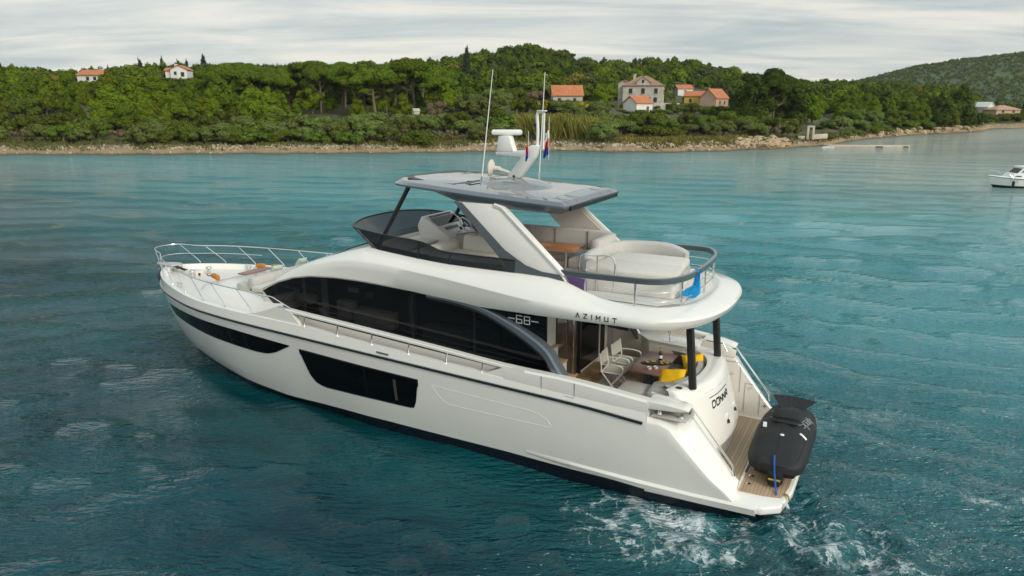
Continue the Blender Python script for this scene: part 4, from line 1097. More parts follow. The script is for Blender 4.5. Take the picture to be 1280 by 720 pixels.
# stern quarters: side wings sloping down to the bathing platform
for sg in (1, -1):
    zo = tab([(.95, .42), (1.13, .60), (1.43, .85), (2.25, 1.72), (2.45, 1.80), (2.72, 1.80)])
    zi = tab([(.95, .70), (1.0, .74), (1.91, 1.84), (2.72, 1.86)])
    rows = []
    for x in lin(.95, 2.72, 26):
        kk = (2.72 - x) * .045
        ch = tab([(.95, .30), (1.5, .36), (2.3, .22), (2.72, .1)])(x)
        zT = zo(x)
        r = [(x, sg * 1.93, .2), (x, sg * (hull_y(2.72, .28) - kk - .02), .2)]
        for q in range(7):
            z = .3 + (zT - .05 - .3) * q / 6; r.append((x, sg * (hull_y(2.72, min(z, 1.75)) - kk), z))
        yo = hull_y(2.72, min(zT, 1.75)) - kk
        r += [(x, sg * (yo - .012), zT - .015), (x, sg * (yo - .05), zT + .01), (x, sg * (yo - ch), zi(x) - .012), (x, sg * (yo - ch - .03), zi(x)), (x, sg * 1.95, zi(x)), (x, sg * 1.93, zi(x) - .03)]
        rows.append(r)
    wq = B().grid(rows, caps=True, cv=True).build('stern_quarter', M_gel, Y0, smooth=30)
    # dark lower hull under the quarter
    rows = []
    for x in lin(1.05, 2.72, 8):
        y = hull_y(2.72, .2) - (2.72 - x) * .05
        rows.append([(x, 0, -.6), (x, sg * (y - .12), -.3), (x, sg * (y - .01), .26), (x, 0, .3)])
    B().grid(rows, caps=True, cv=True).build('lower_hull', M_navy, wq)
    # handrail on the slope
    hr = [(1.98, sg * 2.04, 1.93), (1.93, sg * 2.04, 2.06), (1.08, sg * 2.04, 1.03), (1.03, sg * 2.04, .82)]
    if sg < 0: hr = [(x, y, z + .03) for x, y, z in hr]
    B().tube(hr, .02, 8).build('handrail', M_steel, wq)
    # mooring bay under the bulwark cap
    b = B(); b.box((2.3, sg * 2.22, 1.90), (.70, .40, .02), .005); b.build('mooring_bay', M_cushg, wq)
    for x in (2.52, 2.08):
        b = B(); b.lathe((x, sg * 2.26, 1.9), [(.06, 0), (.05, .03), (.035, .10), (.05, .15), (.055, .17), (.02, .18)], 14); b.build('bollard', M_steel, wq)
    # inner side panels and fittings seen from the platform
    if sg < 0:
        for x0_, x1_, zz0, zz1 in ((1.25, 1.62, .5, 1.25), (1.75, 2.3, 1.0, 1.75)):
            for pz in ((x0_, zz0, x0_, zz1), (x0_, zz1, x1_, zz1), (x1_, zz1, x1_, zz0)):
                B().bar([(pz[0], -1.926, pz[1]), (pz[2], -1.926, pz[3])], .008, .012, up=(0, 1, 0)).build('panel_seam', M_grey, wq)
        for x, z in ((1.12, .75), (1.5, 1.15), (1.95, 1.45), (2.2, 1.68)):
            b = B(); b.tube([(x, -1.94, z), (x, -1.915, z)], .035, 12); b.build('fitting', M_steel, wq)

# raised bulwark: solid aft, a cut-out with stanchions amidships
for sg in (1, -1):
    def yb(x): return yd(x) - .045
    b = B(); rows = []
    xs = lin(2.70, 5.9, 20)
    for x in xs:
        zt = zcap(x); zl = zrub(x) + .02
        rows.append([(x, sg * (yb(x) + .02), zl), (x, sg * yb(x), zt - .04), (x, sg * (yb(x) - .03), zt), (x, sg * (yb(x) - .20), zt), (x, sg * (yb(x) - .22), zt - .03), (x, sg * (yb(x) - .22), 1.3)])
    b.grid(rows, caps=True, cv=True)
    # ramp that closes the cut-out aft
    b.prism([(5.88, zgun(5.9) - .1), (5.88, zcap(5.88)), (5.4, zcap(5.4)), (5.4, 2.0)], sg * (yb(5.8) - .20), sg * (yb(5.8) - .002), 'y')
    for pts_ in ([(5.9, zgun(5.9) - .05), (6.42, zgun(6.42)), (5.9, zcap(5.9) - .03)],):
        b.prism(pts_, sg * (yb(6.1) - .2), sg * yb(6.1), 'y')
    bw = b.build('bulwark', M_gel, Y0, smooth=30)
    # forward end rising to the cap
    b = B(); b.prism([(11.75, zgun(11.7) - .06), (12.15, zcap(12.1)), (12.62, zcap(12.6)), (13.4, 2.55), (13.9, zgun(13.9) - .02), (13.0, 2.3)], lambda a, c: sg * (yd(a) - .20), lambda a, c: sg * (yd(a) - .055), 'y'); b.build('bulwark_ramp', M_gel, Y0, smooth=30)
    # cap rail over the cut-out
    pts = [(x, sg * (yb(x) - .10), zcap(x) - .03) for x in lin(5.7, 12.3, 34)]
    B().bar(pts, .17, .075).build('cap_rail', M_gel, bw)
    for x in (11.72, 10.63, 9.56, 8.48, 7.44, 6.5):
        B().tube([(x, sg * (yb(x) - .07), zgun(x)), (x - .03, sg * (yb(x) - .09), zcap(x) - .05)], .02, 8).build('stanchion', M_steel, bw)
    # overhanging lip beside the mooring bay
    b = B(); b.prism([(2.72, 2.06), (2.72, zcap(2.72) - .002), (2.3, zcap(2.3)), (2.05, zcap(2.05) - .01), (1.93, 2.11), (1.93, 2.09), (2.2, 2.06)], sg * 1.98, lambda a, c: sg * (yb(a) - .004 - .16 * max(0, 2.5 - a)), 'y', r=.012)
    b.build('bulwark_lip', M_gel, bw)
    b = B(); b.prism([(2.8, 1.84), (2.8, zcap(2.8) - .01), (2.1, 2.11), (1.92, 2.03), (1.9, 1.86)], sg * 1.94, sg * 1.99, 'y', r=.012); b.build('bulwark_lip', M_gel, bw)
    for x in (5.0, 4.25):
        B().bar([(x, sg * (yb(x) + .006), zcap(x) - .04), (x, sg * (yb(x) + .012), zrub(x) + .12)], .014, .012, up=(0, 1, 0)).build('gate_seam', M_grey, bw)
    B().bar([(5.0, sg * (yb(4.6) + .014), zrub(5) + .12), (4.25, sg * (yb(4.6) + .014), zrub(4.25) + .12)], .012, .01, up=(0, 1, 0)).build('gate_seam', M_grey, bw)
    B().bar([(9.33, sg * (yd(9.2) - .008), 2.18), (8.98, sg * (yd(9) - .008), 2.165)], .012, .05, up=(0, 0, 1)).build('fairlead', M_steel, bw)

# decks
b = B()
rows = []
for s in ss:
    q = hpt(s, 1.0); x = q[0] - (.17 if s > .97 else 0); hw = max(q[1] - .21, .0)
    zd = tab([(2, 1.3), (5.1, 1.32), (5.6, 1.62), (11, 1.80), (12.4, 2.0), (13.4, 2.30), (15, 2.34), (17, 2.38), (20, 2.46)])(x)
    rows.append([(x, -hw, zd), (x, -hw * .5, zd + .02), (x, 0, zd + .03), (x, hw * .5, zd + .02), (x, hw, zd)])
b.grid(rows)
deck = b.build('deck', M_gel2, Y0, smooth=40)

# foredeck lounge: raised coaming, sofa, anchor gear
rows = []
for x, hw, z in ((12.9, 1.95, 2.98), (13.5, 1.90, 2.84), (14.2, 1.80, 2.70), (15.2, 1.66, 2.64), (16.4, 1.40, 2.61), (17.1, 1.15, 2.57), (17.6, .7, 2.44)):
    rows.append([(x, -hw - .22, 2.2), (x, -hw, z - .06), (x, -hw + .08, z), (x, -hw * .4, z + .03), (x, hw * .4, z + .03), (x, hw - .08, z), (x, hw, z - .06), (x, hw + .22, 2.2)])
B().grid(rows, caps=True).build('foredeck_coaming', M_gel, deck, smooth=45)
b = B(); b.box((15.25, 0, 2.74), (.55, 2.5, .2), .06); b.box((14.86, 0, 2.90), (.26, 2.6, .34), .08)
b.build('bow_sofa', M_cushg, deck)
b = B(); b.box((13.9, 0, 2.80), (1.6, 2.9, .16), .06); b.build('bow_sunpad', M_cush, deck)
b = B(); b.box((18.9, 0, 2.50), (.55, .35, .2), .04); b.build('windlass_hatch', M_gel2, deck)
for y in (.32, -.32):
    b = B(); b.lathe((18.6, y, 2.38), [(.1, 0), (.1, .06), (.05, .1), (.05, .2), (.1, .26), (.08, .3), (.02, .31)], 16); b.build('windlass', M_steel, deck)
b = B(); b.tube([(18.6, .05, 2.5), (19.4, .03, 2.58), (19.95, 0, 2.66), (20.12, 0, 2.64)], .045, 8); b.build('anchor_chain', M_black, deck)
for x, y in ((17.9, 1.35), (17.9, -1.35)):
    b = B(); b.tube([(x - .15, y, 2.58), (x + .15, y, 2.58)], .022, 8); b.tube([(x - .07, y, 2.45), (x - .07, y, 2.58)], .02, 6); b.tube([(x + .07, y, 2.45), (x + .07, y, 2.58)], .02, 6); b.build('cleat', M_steel, deck)
T = B(); T.prism([(-.3, -.22), (.55, -.16), (.55, .16), (-.3, .22)], 0, .14, 'z', r=.03)
ob = T.build('bow_roller', M_steel, deck); ob.location = (20.02, 0, 2.58)
b = B(); b.tube(cr([(20.42, 0, 2.62), (20.56, 0, 2.45), (20.5, 0, 2.15)], 4), [.06] * 9, 8)
b.prism([(20.34, 2.52), (20.56, 2.5), (20.62, 2.2), (20.48, 2.0), (20.32, 2.1)], -.19, .19, 'y', r=.05)
b.build('anchor', M_slate, Y0)

# bow rail
rl = []
for x in (13.15, 13.8, 14.6, 15.9, 16.9, 17.9, 18.8, 19.5): rl.append((x, yd(x) - .10, zgun(x) + .62 - (.05 if x < 13.5 else 0)))
tip = [(20.08, .50, 3.27), (20.3, .2, 3.28), (20.3, -.2, 3.28), (20.08, -.50, 3.27)]
port_end = [(12.2, 2.46, 2.84), (12.5, 2.47, 2.95), (12.85, 2.45, 3.05)]
stb_end = [(x, -y, z) for x, y, z in port_end]
RR = .017
full = port_end + rl + tip + [(x, -y, z) for x, y, z in rl[::-1]] + stb_end[::-1]
br = B().tube(cr(full, 4), RR, 8).build('bow_rail', M_steel, Y0)
for sg in (1, -1):
    for x in (13.6, 14.75, 15.8, 16.85, 17.85, 18.8, 19.5):
        xt = x + .55; 
        yt = yd(min(xt, 19.9)) - .10
        if x > 19: xt, yt = 20.1, .47
        B().tube(cr([(x, sg * (yd(x) - .13), zgun(x)), (x + .05, sg * (yd(x) - .13), zgun(x) + .12), (xt, sg * yt, zgun(xt) + .62)], 4), .014, 7).build('stanchion', M_steel, br)
    B().tube(cr([(x, sg * (yd(x) - .12), zgun(x) + .36) for x in (17.6, 18.3, 19.0, 19.5)] + [(20.0, sg * .40, 2.98), (20.18, sg * .0, 2.98)], 4), .011, 6).build('mid_rail', M_steel, br)

# ---------------------------------------------------------------- house and flybridge moulding
hy = tab([(4.6, 2.06), (9, 2.06), (12, 2.04), (13.1, 1.98), (13.7, 1.9)])
wt = stab([(4.4, 3.60), (5.2, 3.57), (6.8, 3.52), (7.97, 3.6), (9.46, 3.67), (10.96, 3.68), (11.9, 3.61), (12.5, 3.48), (13.05, 3.30), (13.4, 3.16), (13.72, 3.02)])
wb = tab([(4.4, 2.05), (13.0, 2.55), (13.35, 2.72), (13.72, 3.0)])
b = B(); rows = []
for x in lin(5.35, 13.72, 40):
    y = hy(x); z1 = min(wt(x) + .03, 3.7)
    zw = min((wb(x) if x > 12.9 else 2.05 + (x - 4.4) * .058) - .02, z1 - .03); zt_ = max(min(wt(x) - .01, z1 - .015), zw + .01); dp = .62 if 5.5 < x < 13.4 else .02
    hf_ = [(y - .2, z1 + .02), (y, z1), (y, zt_), (y - dp, zt_), (y - dp, zw), (y, zw), (y, 1.25)]
    rows.append([(x, -a, c) for a, c in hf_[::-1]] + [(x, a, c) for a, c in hf_])
# raked front of the house
y = hy(13.72); hf_ = [(y - .3, 2.72), (y - .1, 2.70), (y - .1, 2.69), (y - .1, 2.68), (y - .1, 2.67), (y - .1, 2.66), (y - .1, 1.9)]
rows.append([(13.9, -a, c) for a, c in hf_[::-1]] + [(13.9, a, c) for a, c in hf_])
b.grid(rows, caps=True)
for i in range(len(rows) - 1):
    for j in range(13): b.m[i * 13 + j] = 1 if j in (2, 3, 8, 9) or (j in (1, 4, 7, 10)) and False else 0
    for j in (1, 2, 3, 9, 10, 11): b.m[i * 13 + j] = 1
hs = b.build('house', [M_gel, M_inside], Y0, smooth=35)
M_sal = bpy.data.materials.new('saloon_glass'); M_sal.use_nodes = True
t = M_sal.node_tree; p = t.nodes['Principled BSDF']; p.inputs['Base Color'].default_value = (.004, .005, .006, 1); p.inputs['Roughness'].default_value = .03; p.inputs['Alpha'].default_value = .82; p.inputs['Specular IOR Level'].default_value = .3
# what shows dimly through the saloon glass
for sg in (1, -1):
    for (x, dx_, z, dz_, dy_, mm, nm) in ((11.05, .5, 2.75, .5, .3, M_cush, 'saloon_seat'), (10.1, 1.2, 2.65, .42, .34, M_cush, 'saloon_sofa'), (9.0, .16, 2.9, 1.0, .2, M_inter, 'saloon_curtain'), (7.9, 1.3, 2.55, .45, .36, M_cushd, 'saloon_sofa'), (6.75, .5, 2.75, .75, .3, M_inter, 'saloon_cabinet'), (12.45, .5, 2.85, .25, .3, M_cush, 'helm_seat'), (10.9, .35, 3.25, .14, .1, M_slabel, 'saloon_lamp'), (10.35, .25, 3.2, .2, .1, M_inter, 'saloon_lamp')):
        B().box((x, sg * (hy(x) - .60 + dy_ / 2), z), (dx_, dy_, dz_), .05).build(nm, mm, hs)
for sg in (1, -1):
    xs = lin(4.72, 13.70, 70)
    wb2 = tab([(4.4, 2.05), (4.8, 2.08), (13.0, 2.55), (13.35, 2.72), (13.72, 3.0)])
    # the glass ends aft along the curved buttress
    wt2 = lambda x: min(wt(x), tab([(4.70, 2.1), (4.85, 2.42), (5.05, 2.72), (5.3, 2.95), (5.7, 3.16), (6.2, 3.36), (6.7, 3.52), (7, 3.8), (14, 9)])(x))
    sw = slab(patch(xs, wt2, wb2, lambda x, z: hy(x), .012, sg=sg), .008, sg).build('side_window', M_sal, hs)
    for x, ww in ((12.0, .10), (11.25, .22), (8.6, .07), (6.9, .06)):
        slab(patch(lin(x, x + ww, 2), lambda q: wt2(q) - .03, lambda q: wb2(q) + .03, lambda q, z: hy(q), .0165, sg=sg), .004, sg).build('mullion', M_mull, sw)
    pts = [(x, sg * (hy(x) + .014), wb2(x) + .30) for x in lin(5.1, 12.9, 20)]
    B().bar(pts, .01, .02).build('window_seam', M_mull, sw)
    # black panel behind the buttress
    pb = slab(patch(lin(5.13, 6.95, 14), lambda x: wt(x) + .03, lambda x: 2.3, lambda x, z: 2.06, .004, sg=sg), .04, sg).build('number_panel', M_glass, hs)
    # slate buttress sweeping down to the bulwark
    cl = cr([(8.2, sg * 2.10, 3.585), (7.4, sg * 2.11, 3.56), (6.7, sg * 2.12, 3.47), (6.1, sg * 2.13, 3.27), (5.5, sg * 2.16, 3.02), (5.05, sg * 2.19, 2.76), (4.82, sg * 2.22, 2.48), (4.62, sg * 2.24, 2.2), (4.5, sg * 2.25, 2.0)], 5)
    n_ = len(cl); Wd = [.05 + .24 * min(1, i / (n_ * .6)) for i in range(n_)]; Hd = [.04 + .17 * min(1, i / (n_ * .55)) for i in range(n_)]
    bt = B().bar(cl, Wd, Hd).build('buttress', M_slatel, hs)
    B().bar([(x, y, z - Hd[i] * .5 - .03) for i, (x, y, z) in enumerate(cl)], [w_ * .8 for w_ in Wd], .05).build('buttress_edge', M_black, bt)
# windscreen in the sloped front
b = B(); rows = []
for x, z, hw in ((13.45, 3.14, 1.72), (12.8, 3.52, 1.72), (12.0, 3.90, 1.68), (11.3, 4.16, 1.6)):
    rows.append([(x, hw * k / 6, z + .075 * (1 - (k / 6) ** 2) + .015) for k in range(-6, 7)])
wsr = rows

ST = {  # x: window top edge, ridge, top edge (y, z)
    13.75: ((1.92, 2.98), (1.88, 3.0), (1.78, 3.02)), 13.4: ((2.0, 3.15), (1.95, 3.2), (1.8, 3.22)), 13.0: ((2.05, 3.33), (2.0, 3.44), (1.8, 3.5)), 12.4: ((2.08, 3.52), (2.03, 3.72), (1.78, 3.80)),
    11.8: ((2.1, 3.63), (2.06, 3.92), (1.76, 4.02)), 11.0: ((2.11, 3.69), (2.09, 4.12), (1.74, 4.26)), 10.4: ((2.12, 3.70), (2.12, 4.2), (1.74, 4.42)), 10.15: ((2.12, 3.70), (2.13, 4.21), (1.74, 4.47)),
    9.5: ((2.12, 3.68), (2.15, 4.21), (1.77, 4.43)), 8.6: ((2.13, 3.65), (2.18, 4.17), (1.82, 4.37)), 7.8: ((2.15, 3.60), (2.21, 4.12), (1.86, 4.33)), 6.8: ((2.19, 3.54), (2.27, 4.04), (1.89, 4.32)),
    5.8: ((2.3, 3.58), (2.35, 3.96), (1.91, 4.32)), 5.2: ((2.36, 3.6), (2.39, 3.92), (1.92, 4.31)), 4.8: ((2.39, 3.62), (2.42, 3.89), (1.93, 4.26)), 4.4: ((2.41, 3.63), (2.43, 3.87), (1.96, 4.13)), 4.0: ((2.42, 3.64), (2.43, 3.85), (1.99, 4.02)), 3.4: ((2.42, 3.65), (2.43, 3.83), (2.0, 3.95))}
xs = sorted(ST, reverse=True)
def stn(x, k, i): return float(np.interp(x, sorted(ST), [ST[q][k][i] for q in sorted(ST)]))
b = B(); rows = []
xa_ = [13.75, 13.55, 13.4, 13.2, 13.0, 12.7, 12.4, 12.1, 11.8, 11.4, 11.0, 10.7, 10.4, 10.16]
xb_ = [10.15, 9.8, 9.5, 9.0, 8.6, 8.2, 7.8, 7.3, 6.8, 6.3, 5.8, 5.5, 5.2, 5.0, 4.8, 4.6, 4.4, 4.2, 4.0, 3.7, 3.4]
def sect(x, well):
    (w_, r_, t_) = [(stn(x, k, 0), stn(x, k, 1)) for k in range(3)]
    zu = w_[1] - .02
    half = [(0, zu), (w_[0] - .25, zu), (w_[0] - .02, w_[1] - .01), (w_[0] + .01, w_[1] + .03), (w_[0] * .4 + r_[0] * .6 + .012, w_[1] * .4 + r_[1] * .6), (r_[0], r_[1] - .03), (r_[0] - .03, r_[1] + .02), ((r_[0] + t_[0]) / 2, (r_[1] + t_[1]) / 2 + .025), (t_[0] + .04, t_[1] - .01), (t_[0] - .02, t_[1] + .01), (t_[0] - .10, t_[1])]
    if well: half += [(t_[0] - .13, min(t_[1] - .03, 3.93)), (t_[0] - .4, 3.90), (0, 3.90)]
    else: half += [(t_[0] - .13, t_[1] + .006), (t_[0] * .6, t_[1] + .05), (0, t_[1] + .075)]
    return half
def full_row(x, half, fx=None, fy=None):
    p_ = [(x + (fx[i] if fx else 0), y * (fy[i] if fy else 1), z) for i, (y, z) in enumerate(half)]
    return p_ + [(a, -c, d) for a, c, d in p_[-2:0:-1]]
for x in xa_: rows.append(full_row(x, sect(x, False)))
for x in xb_: rows.append(full_row(x, sect(x, True)))
hf = sect(3.4, True); nn_ = 2.5
tips = [2.3, 2.0, 1.84, 1.77, 1.67, 1.63, 1.66, 1.83, 2.02, 2.08, 2.14, 2.2, 2.35, 2.5]
for i in range(1, 15):
    th = math.pi / 2 * i / 14; g = 1 - math.sin(th) ** (2 / nn_); h_ = max(math.cos(th), .0) ** (2 / nn_)
    pr_ = []
    for j, (y, z) in enumerate(hf):
        x = tips[j] + (3.4 - tips[j]) * g
        pr_.append((x, y * h_, z - (.07 * math.sin(th) if j < 5 else 0)))
    rows.append(pr_ + [(a, -c, d) for a, c, d in pr_[-2:0:-1]])
b.grid(rows, cv=True, caps=False)
b.f.append(tuple(range(len(rows[0])))); b.m.append(0)
fly = b.build('flybridge', M_gel, Y0, smooth=32)
b = B(); b.grid([[(x, y, z + .02) for x, y, z in r] for r in wsr]); b.build('windscreen', M_glass, hs, smooth=60)
# teak sole of the flybridge
b = B(); b.prism([(2.5, -1.1), (2.9, -1.6), (9.2, -1.5), (9.2, 1.5), (2.9, 1.6), (2.5, 1.1)], 3.915, 3.925, 'z'); b.build('flybridge_sole', M_gel2, fly, smooth=0)

# name on the overhang: built as strokes
def strokes(paths, origin, ux, uy, un, size, w_, mat_, name, parent, depth=.004, group=None):
    b = B(); O_ = Vector(origin); ux = Vector(ux).normalized(); uy = Vector(uy).normalized(); un = Vector(un).normalized()
    for path in paths:
        for (x0, y0), (x1, y1) in zip(path[:-1], path[1:]):
            a = Vector((x0, y0)); c = Vector((x1, y1)); d = (c - a)
            if d.length < 1e-6: continue
            d.normalize(); nrm = Vector((-d.y, d.x)); a -= d * w_ / 2 / size; c += d * w_ / 2 / size
            q = [a + nrm * w_ / 2 / size, a - nrm * w_ / 2 / size, c - nrm * w_ / 2 / size, c + nrm * w_ / 2 / size]
            P_ = [O_ + ux * v.x * size + uy * v.y * size for v in q]
            P2 = [v + un * depth for v in P_]
            b.add(P_ + P2, [(4, 5, 6, 7), (0, 3, 2, 1), (0, 1, 5, 4), (1, 2, 6, 5), (2, 3, 7, 6), (3, 0, 4, 7)])
    return b.build(name, mat_, parent, smooth=0)
GL = {'L_A': [[(0, 0), (.4, 1), (.8, 0)]], 'A': [[(0, 0), (0, .55), (.2, 1), (.75, 1), (.75, 0)], [(0, .42), (.75, .42)]], 'Z': [[(0, 1), (.8, 1), (0, 0), (.8, 0)]], 'I': [[(.05, 0), (.05, 1)]], 'M': [[(0, 0), (0, 1), (.45, .3), (.9, 1), (.9, 0)]],
      'U': [[(0, 1), (0, .0), (.8, 0), (.8, 1)]], 'T': [[(0, 1), (.9, 1)], [(.45, 1), (.45, 0)]], 'D': [[(0, 0), (0, 1), (.6, 1), (.8, .8), (.8, .2), (.6, 0), (0, 0)]], 'O': [[(0, 0), (0, 1), (.8, 1), (.8, 0), (0, 0)]],
      'N': [[(0, 0), (0, 1), (.8, 0), (.8, 1)]], '6': [[(.8, 1), (0, 1), (0, 0), (.8, 0), (.8, .5), (0, .5)]], '8': [[(0, 0), (0, 1), (.8, 1), (.8, 0), (0, 0)], [(0, .5), (.8, .5)]], '-': [[(0, .5), (.9, .5)]],
      'S': [[(.7, 1), (0, .9), (0, .55), (.7, .45), (.7, .05), (0, 0)]], 'p': [[(0, -.4), (0, .6), (.5, .6), (.5, 0), (0, 0)]], 'a': [[(0, .6), (.5, .6), (.5, 0), (0, 0), (0, .3), (.5, .3)]], 'r': [[(0, 0), (0, .6), (.45, .6)]], 'k': [[(0, 0), (0, 1)], [(.45, .65), (0, .3), (.5, -.3)]]}
def word(s, gap, slant=0):
    o = []; x = 0
    for ch in s:
        g = GL[ch if ch in GL else ch]
        for p_ in g: o.append([(x + a + slant * c, c) for a, c in p_])
        x += max(a for p_ in g for a, c in p_) + gap
    return o
wd_ = []; x = 0
for ch in ('L_A', 'Z', 'I', 'M', 'U', 'T'):
    wd_.append([[(x + a, c) for a, c in p_] for p_ in GL[ch]])
    x += max(a for p_ in GL[ch] for a, c in p_) + 1.12
for sg in (1, -1):
    ux = (-1, 0, -.005) if sg > 0 else (1, 0, 0)
    x0 = 4.30 if sg > 0 else 3.46
    for lt_ in wd_: strokes(lt_, (x0, sg * 2.428, 3.715), ux, (0, sg * .05, 1), (0, sg, 0), .088, .015, M_black, 'maker_letter', fly, depth=.012)
    w68 = [[(a - .22, c) for a, c in p_] for p_ in GL['-']] + [[(.98 + a, c) for a, c in p_] for p_ in GL['6']] + [[(2.14 + a, c) for a, c in p_] for p_ in GL['8']] + [[(3.25 + a, c) for a, c in p_] for p_ in GL['-']]
    strokes(w68, (6.02 if sg > 0 else 5.45, sg * 2.066, 3.27), ux, (0, 0, 1), (0, sg, 0), .165, .022, M_slabel, 'model_number', hs, depth=.003)

# aft bulkhead: glazed sliding door, stairs to the flybridge
XBK = 5.33
b = B(); b.box((XBK, 1.62, 2.4), (.06, .8, 2.3), .0); b.box((XBK, -1.98, 2.4), (.06, .2, 2.3), 0); b.box((XBK, 0, 3.45), (.05, 3.9, .3), 0)
blk = b.build('aft_bulkhead', M_gel2, hs, smooth=0)
dr = B().box((XBK - .01, .55, 2.32), (.02, 1.3, 2.02), 0).build('glass_door', mat('bronze_glass', (.10, .075, .05), .06, coat=.5, var=.45, vscale=1.1), hs, smooth=0)
for y0_, y1_, z0_, z1_ in ((1.2, 1.2, 1.33, 3.33), (-.1, -.1, 1.33, 3.33), (1.2, -.1, 3.33, 3.33), (1.2, -.1, 1.33, 1.33)):
    B().bar([(XBK - .03, y0_, z0_), (XBK - .03, y1_, z1_)], .05, .05, up=(1, 0, 0)).build('door_frame', M_black, dr)
b = B(); b.tube(cr([(XBK - .06, .38, 1.5), (XBK - .10, .38, 1.6), (XBK - .10, .38, 3.0), (XBK - .06, .38, 3.1)], 3), .02, 8); b.build('door_handle', M_steel, dr)
o = B().box((XBK - .02, -1.0, 2.32), (.03, 1.75, 2.05), 0).build('glass_door', M_glass, hs, smooth=0)
B().box((XBK - .05, -.14, 2.32), (.05, .12, 2.05), .01).build('door_post', M_black, o)
B().box((XBK - .05, -1.45, 2.32), (.03, .04, 2.05), .005).build('door_post', M_gel2, o)
for i, (x, z) in enumerate(((4.55, 1.62), (4.80, 1.95), (5.02, 2.28), (5.24, 2.6))):
    st = B().box((x + .15, 1.62, z - .28), (.34, .74, .56), .01).build('stair_step', M_gel2, hs)
    B().box((x + .12, 1.62, z + .018), (.34, .72, .035), .008).build('tread', M_tread, st)
    if i == 0: stp = st

# cockpit
ck = B().prism([(2.72, -2.26), (5.32, -2.26), (5.32, 2.26), (2.72, 2.26)], 1.1, 1.34, 'z').build('cockpit_sole', M_teak, Y0, smooth=0)
B().box((5.12, .1, 1.40), (.42, 2.5, .09), .01).build('door_step', M_tread, ck)
B().box((4.82, -.1, 1.36), (.14, 1.5, .03), .005).build('door_step', M_tread, ck)
for y in (-.55, .3):
    B().box((4.85, y, 1.378), (.09, .14, .012), .003).build('deck_latch', M_black, ck)
for sg in (1, -1):
    b = B(); b.box((3.95, sg * 2.27, 1.70), (2.5, .05, .8), .01); b.build('coaming_lining', M_gel2, ck)
    for x, z in ((2.55, 1.10), (2.28, .88), (2.0, .66)):
        st_ = B().box((x, sg * 1.74, z - .2), (.30, .42, .4), .01).build('quarter_step', M_gel2, ck); B().box((x, sg * 1.74, z + .006), (.26, .38, .012), .0).build('tread', M_teakx, st_)
# transom block with curved face
outT = cr([(2.56, 1.50, 0), (2.40, 1.44, 0), (2.12, 1.05, 0), (1.93, .5, 0), (1.87, 0, 0), (1.88, -.5, 0), (1.99, -1.1, 0), (2.30, -1.56, 0), (2.75, -1.62, 0)], 5)
outB = cr([(2.56, 1.58, 0), (2.0, 1.56, 0), (1.68, 1.15, 0), (1.52, .55, 0), (1.46, 0, 0), (1.47, -.55, 0), (1.58, -1.2, 0), (1.86, -1.70, 0), (2.75, -1.74, 0)], 5)
inT = cr([(2.60, 1.28, 0), (2.56, 1.16, 0), (2.45, .88, 0), (2.3, .45, 0), (2.26, 0, 0), (2.28, -.45, 0), (2.4, -.88, 0), (2.65, -1.2, 0), (2.95, -1.28, 0)], 5)
def mixp(k): return [a * (1 - k) + c * k for a, c in zip(outB, outT)]
rows = []
for k, z, dxx in ((0, .40, .10), (.10, .62, .07), (.14, .72, .06), (.16, .76, -.03), (.2, .82, -.035), (.5, 1.35, -.02), (.8, 1.85, 0), (.93, 2.04, .0), (1.0, 2.10, .03), (1.0, 2.125, .08)):
    rows.append([(v.x + dxx, v.y * (1 - .03 * dxx), z) for v in mixp(k)])
rows.append([(v.x - .02, v.y, 2.12) for v in inT]); rows.append([(v.x, v.y, 1.95) for v in inT]); rows.append([(v.x + .02, v.y, 1.36) for v in inT])
tb_ = B().grid(rows).build('transom', M_gel, Y0, smooth=40)
# name board line, name and fairleads follow the face
def tface(y, z):
    k = (z - .40) / 1.7
    best = min(mixp(max(0, min(1, k))), key=lambda v: abs(v.y - y)); 
    pts_ = mixp(max(0, min(1, k)))
    for a, c in zip(pts_[:-1], pts_[1:]):
        if (a.y - y) * (c.y - y) <= 0 and abs(a.y - c.y) > 1e-9:
            f = (y - a.y) / (c.y - a.y); return a.x + (c.x - a.x) * f
    return best.x
def on_face(paths, y0, z0, sy, sz, w_, mat_, name, slope=0):
    b = B()
    for path in paths:
        for (x0, q0), (x1, q1) in zip(path[:-1], path[1:]):
            n_ = 3; pts = []
            for k in range(n_ + 1):
                a = x0 + (x1 - x0) * k / n_; c = q0 + (q1 - q0) * k / n_
                y = y0 - a * sy; z = z0 + c * sz
                pts.append((tface(y, z) - .032, y, z))
            b.bar(pts, w_, .010, up=(1, 0, -.25))
    return b.build(name, mat_, tb_, smooth=0)
on_face([[(0, 0), (1, 0)]], .74, 1.80, .98, 1, .016, M_black, 'name_line')
on_face(word('DONNA', .34, .18), .70, 1.57, .165, .135, .040, M_black, 'yacht_name')
on_face(word('ZUUT', .35), .48, 1.42, .075, .06, .010, M_grey, 'home_port')
for y in (.12, -.62):
    x_ = tface(y, 1.12); f_ = B(); f_.box((x_ - .02, y, 1.12), (.06, .16, .26), .05); fo = f_.build('hawse_fairing', M_gel, tb_)
    f_ = B(); f_.box((x_ - .055, y + .01, 1.08), (.03, .07, .12), .01, rot=(.5, 0, 0)); f_.tube([(x_ - .06, y + .08, 1.12), (x_ - .09, y, 1.06), (x_ - .06, y - .06, 1.10)], .018, 6); f_.build('hawse', M_black, fo)
B().tube([(tface(y, 1.9) - .01, y, 1.93) for y in (.85, .55, .2, -.2, -.55)], .006, 6).build('name_line', M_grey, tb_)
b = B(); b.lathe((2.42, 1.28, 2.12), [(.07, 0), (.07, .012), (.02, .014)], 14); b.build('filler_cap', M_black, tb_)
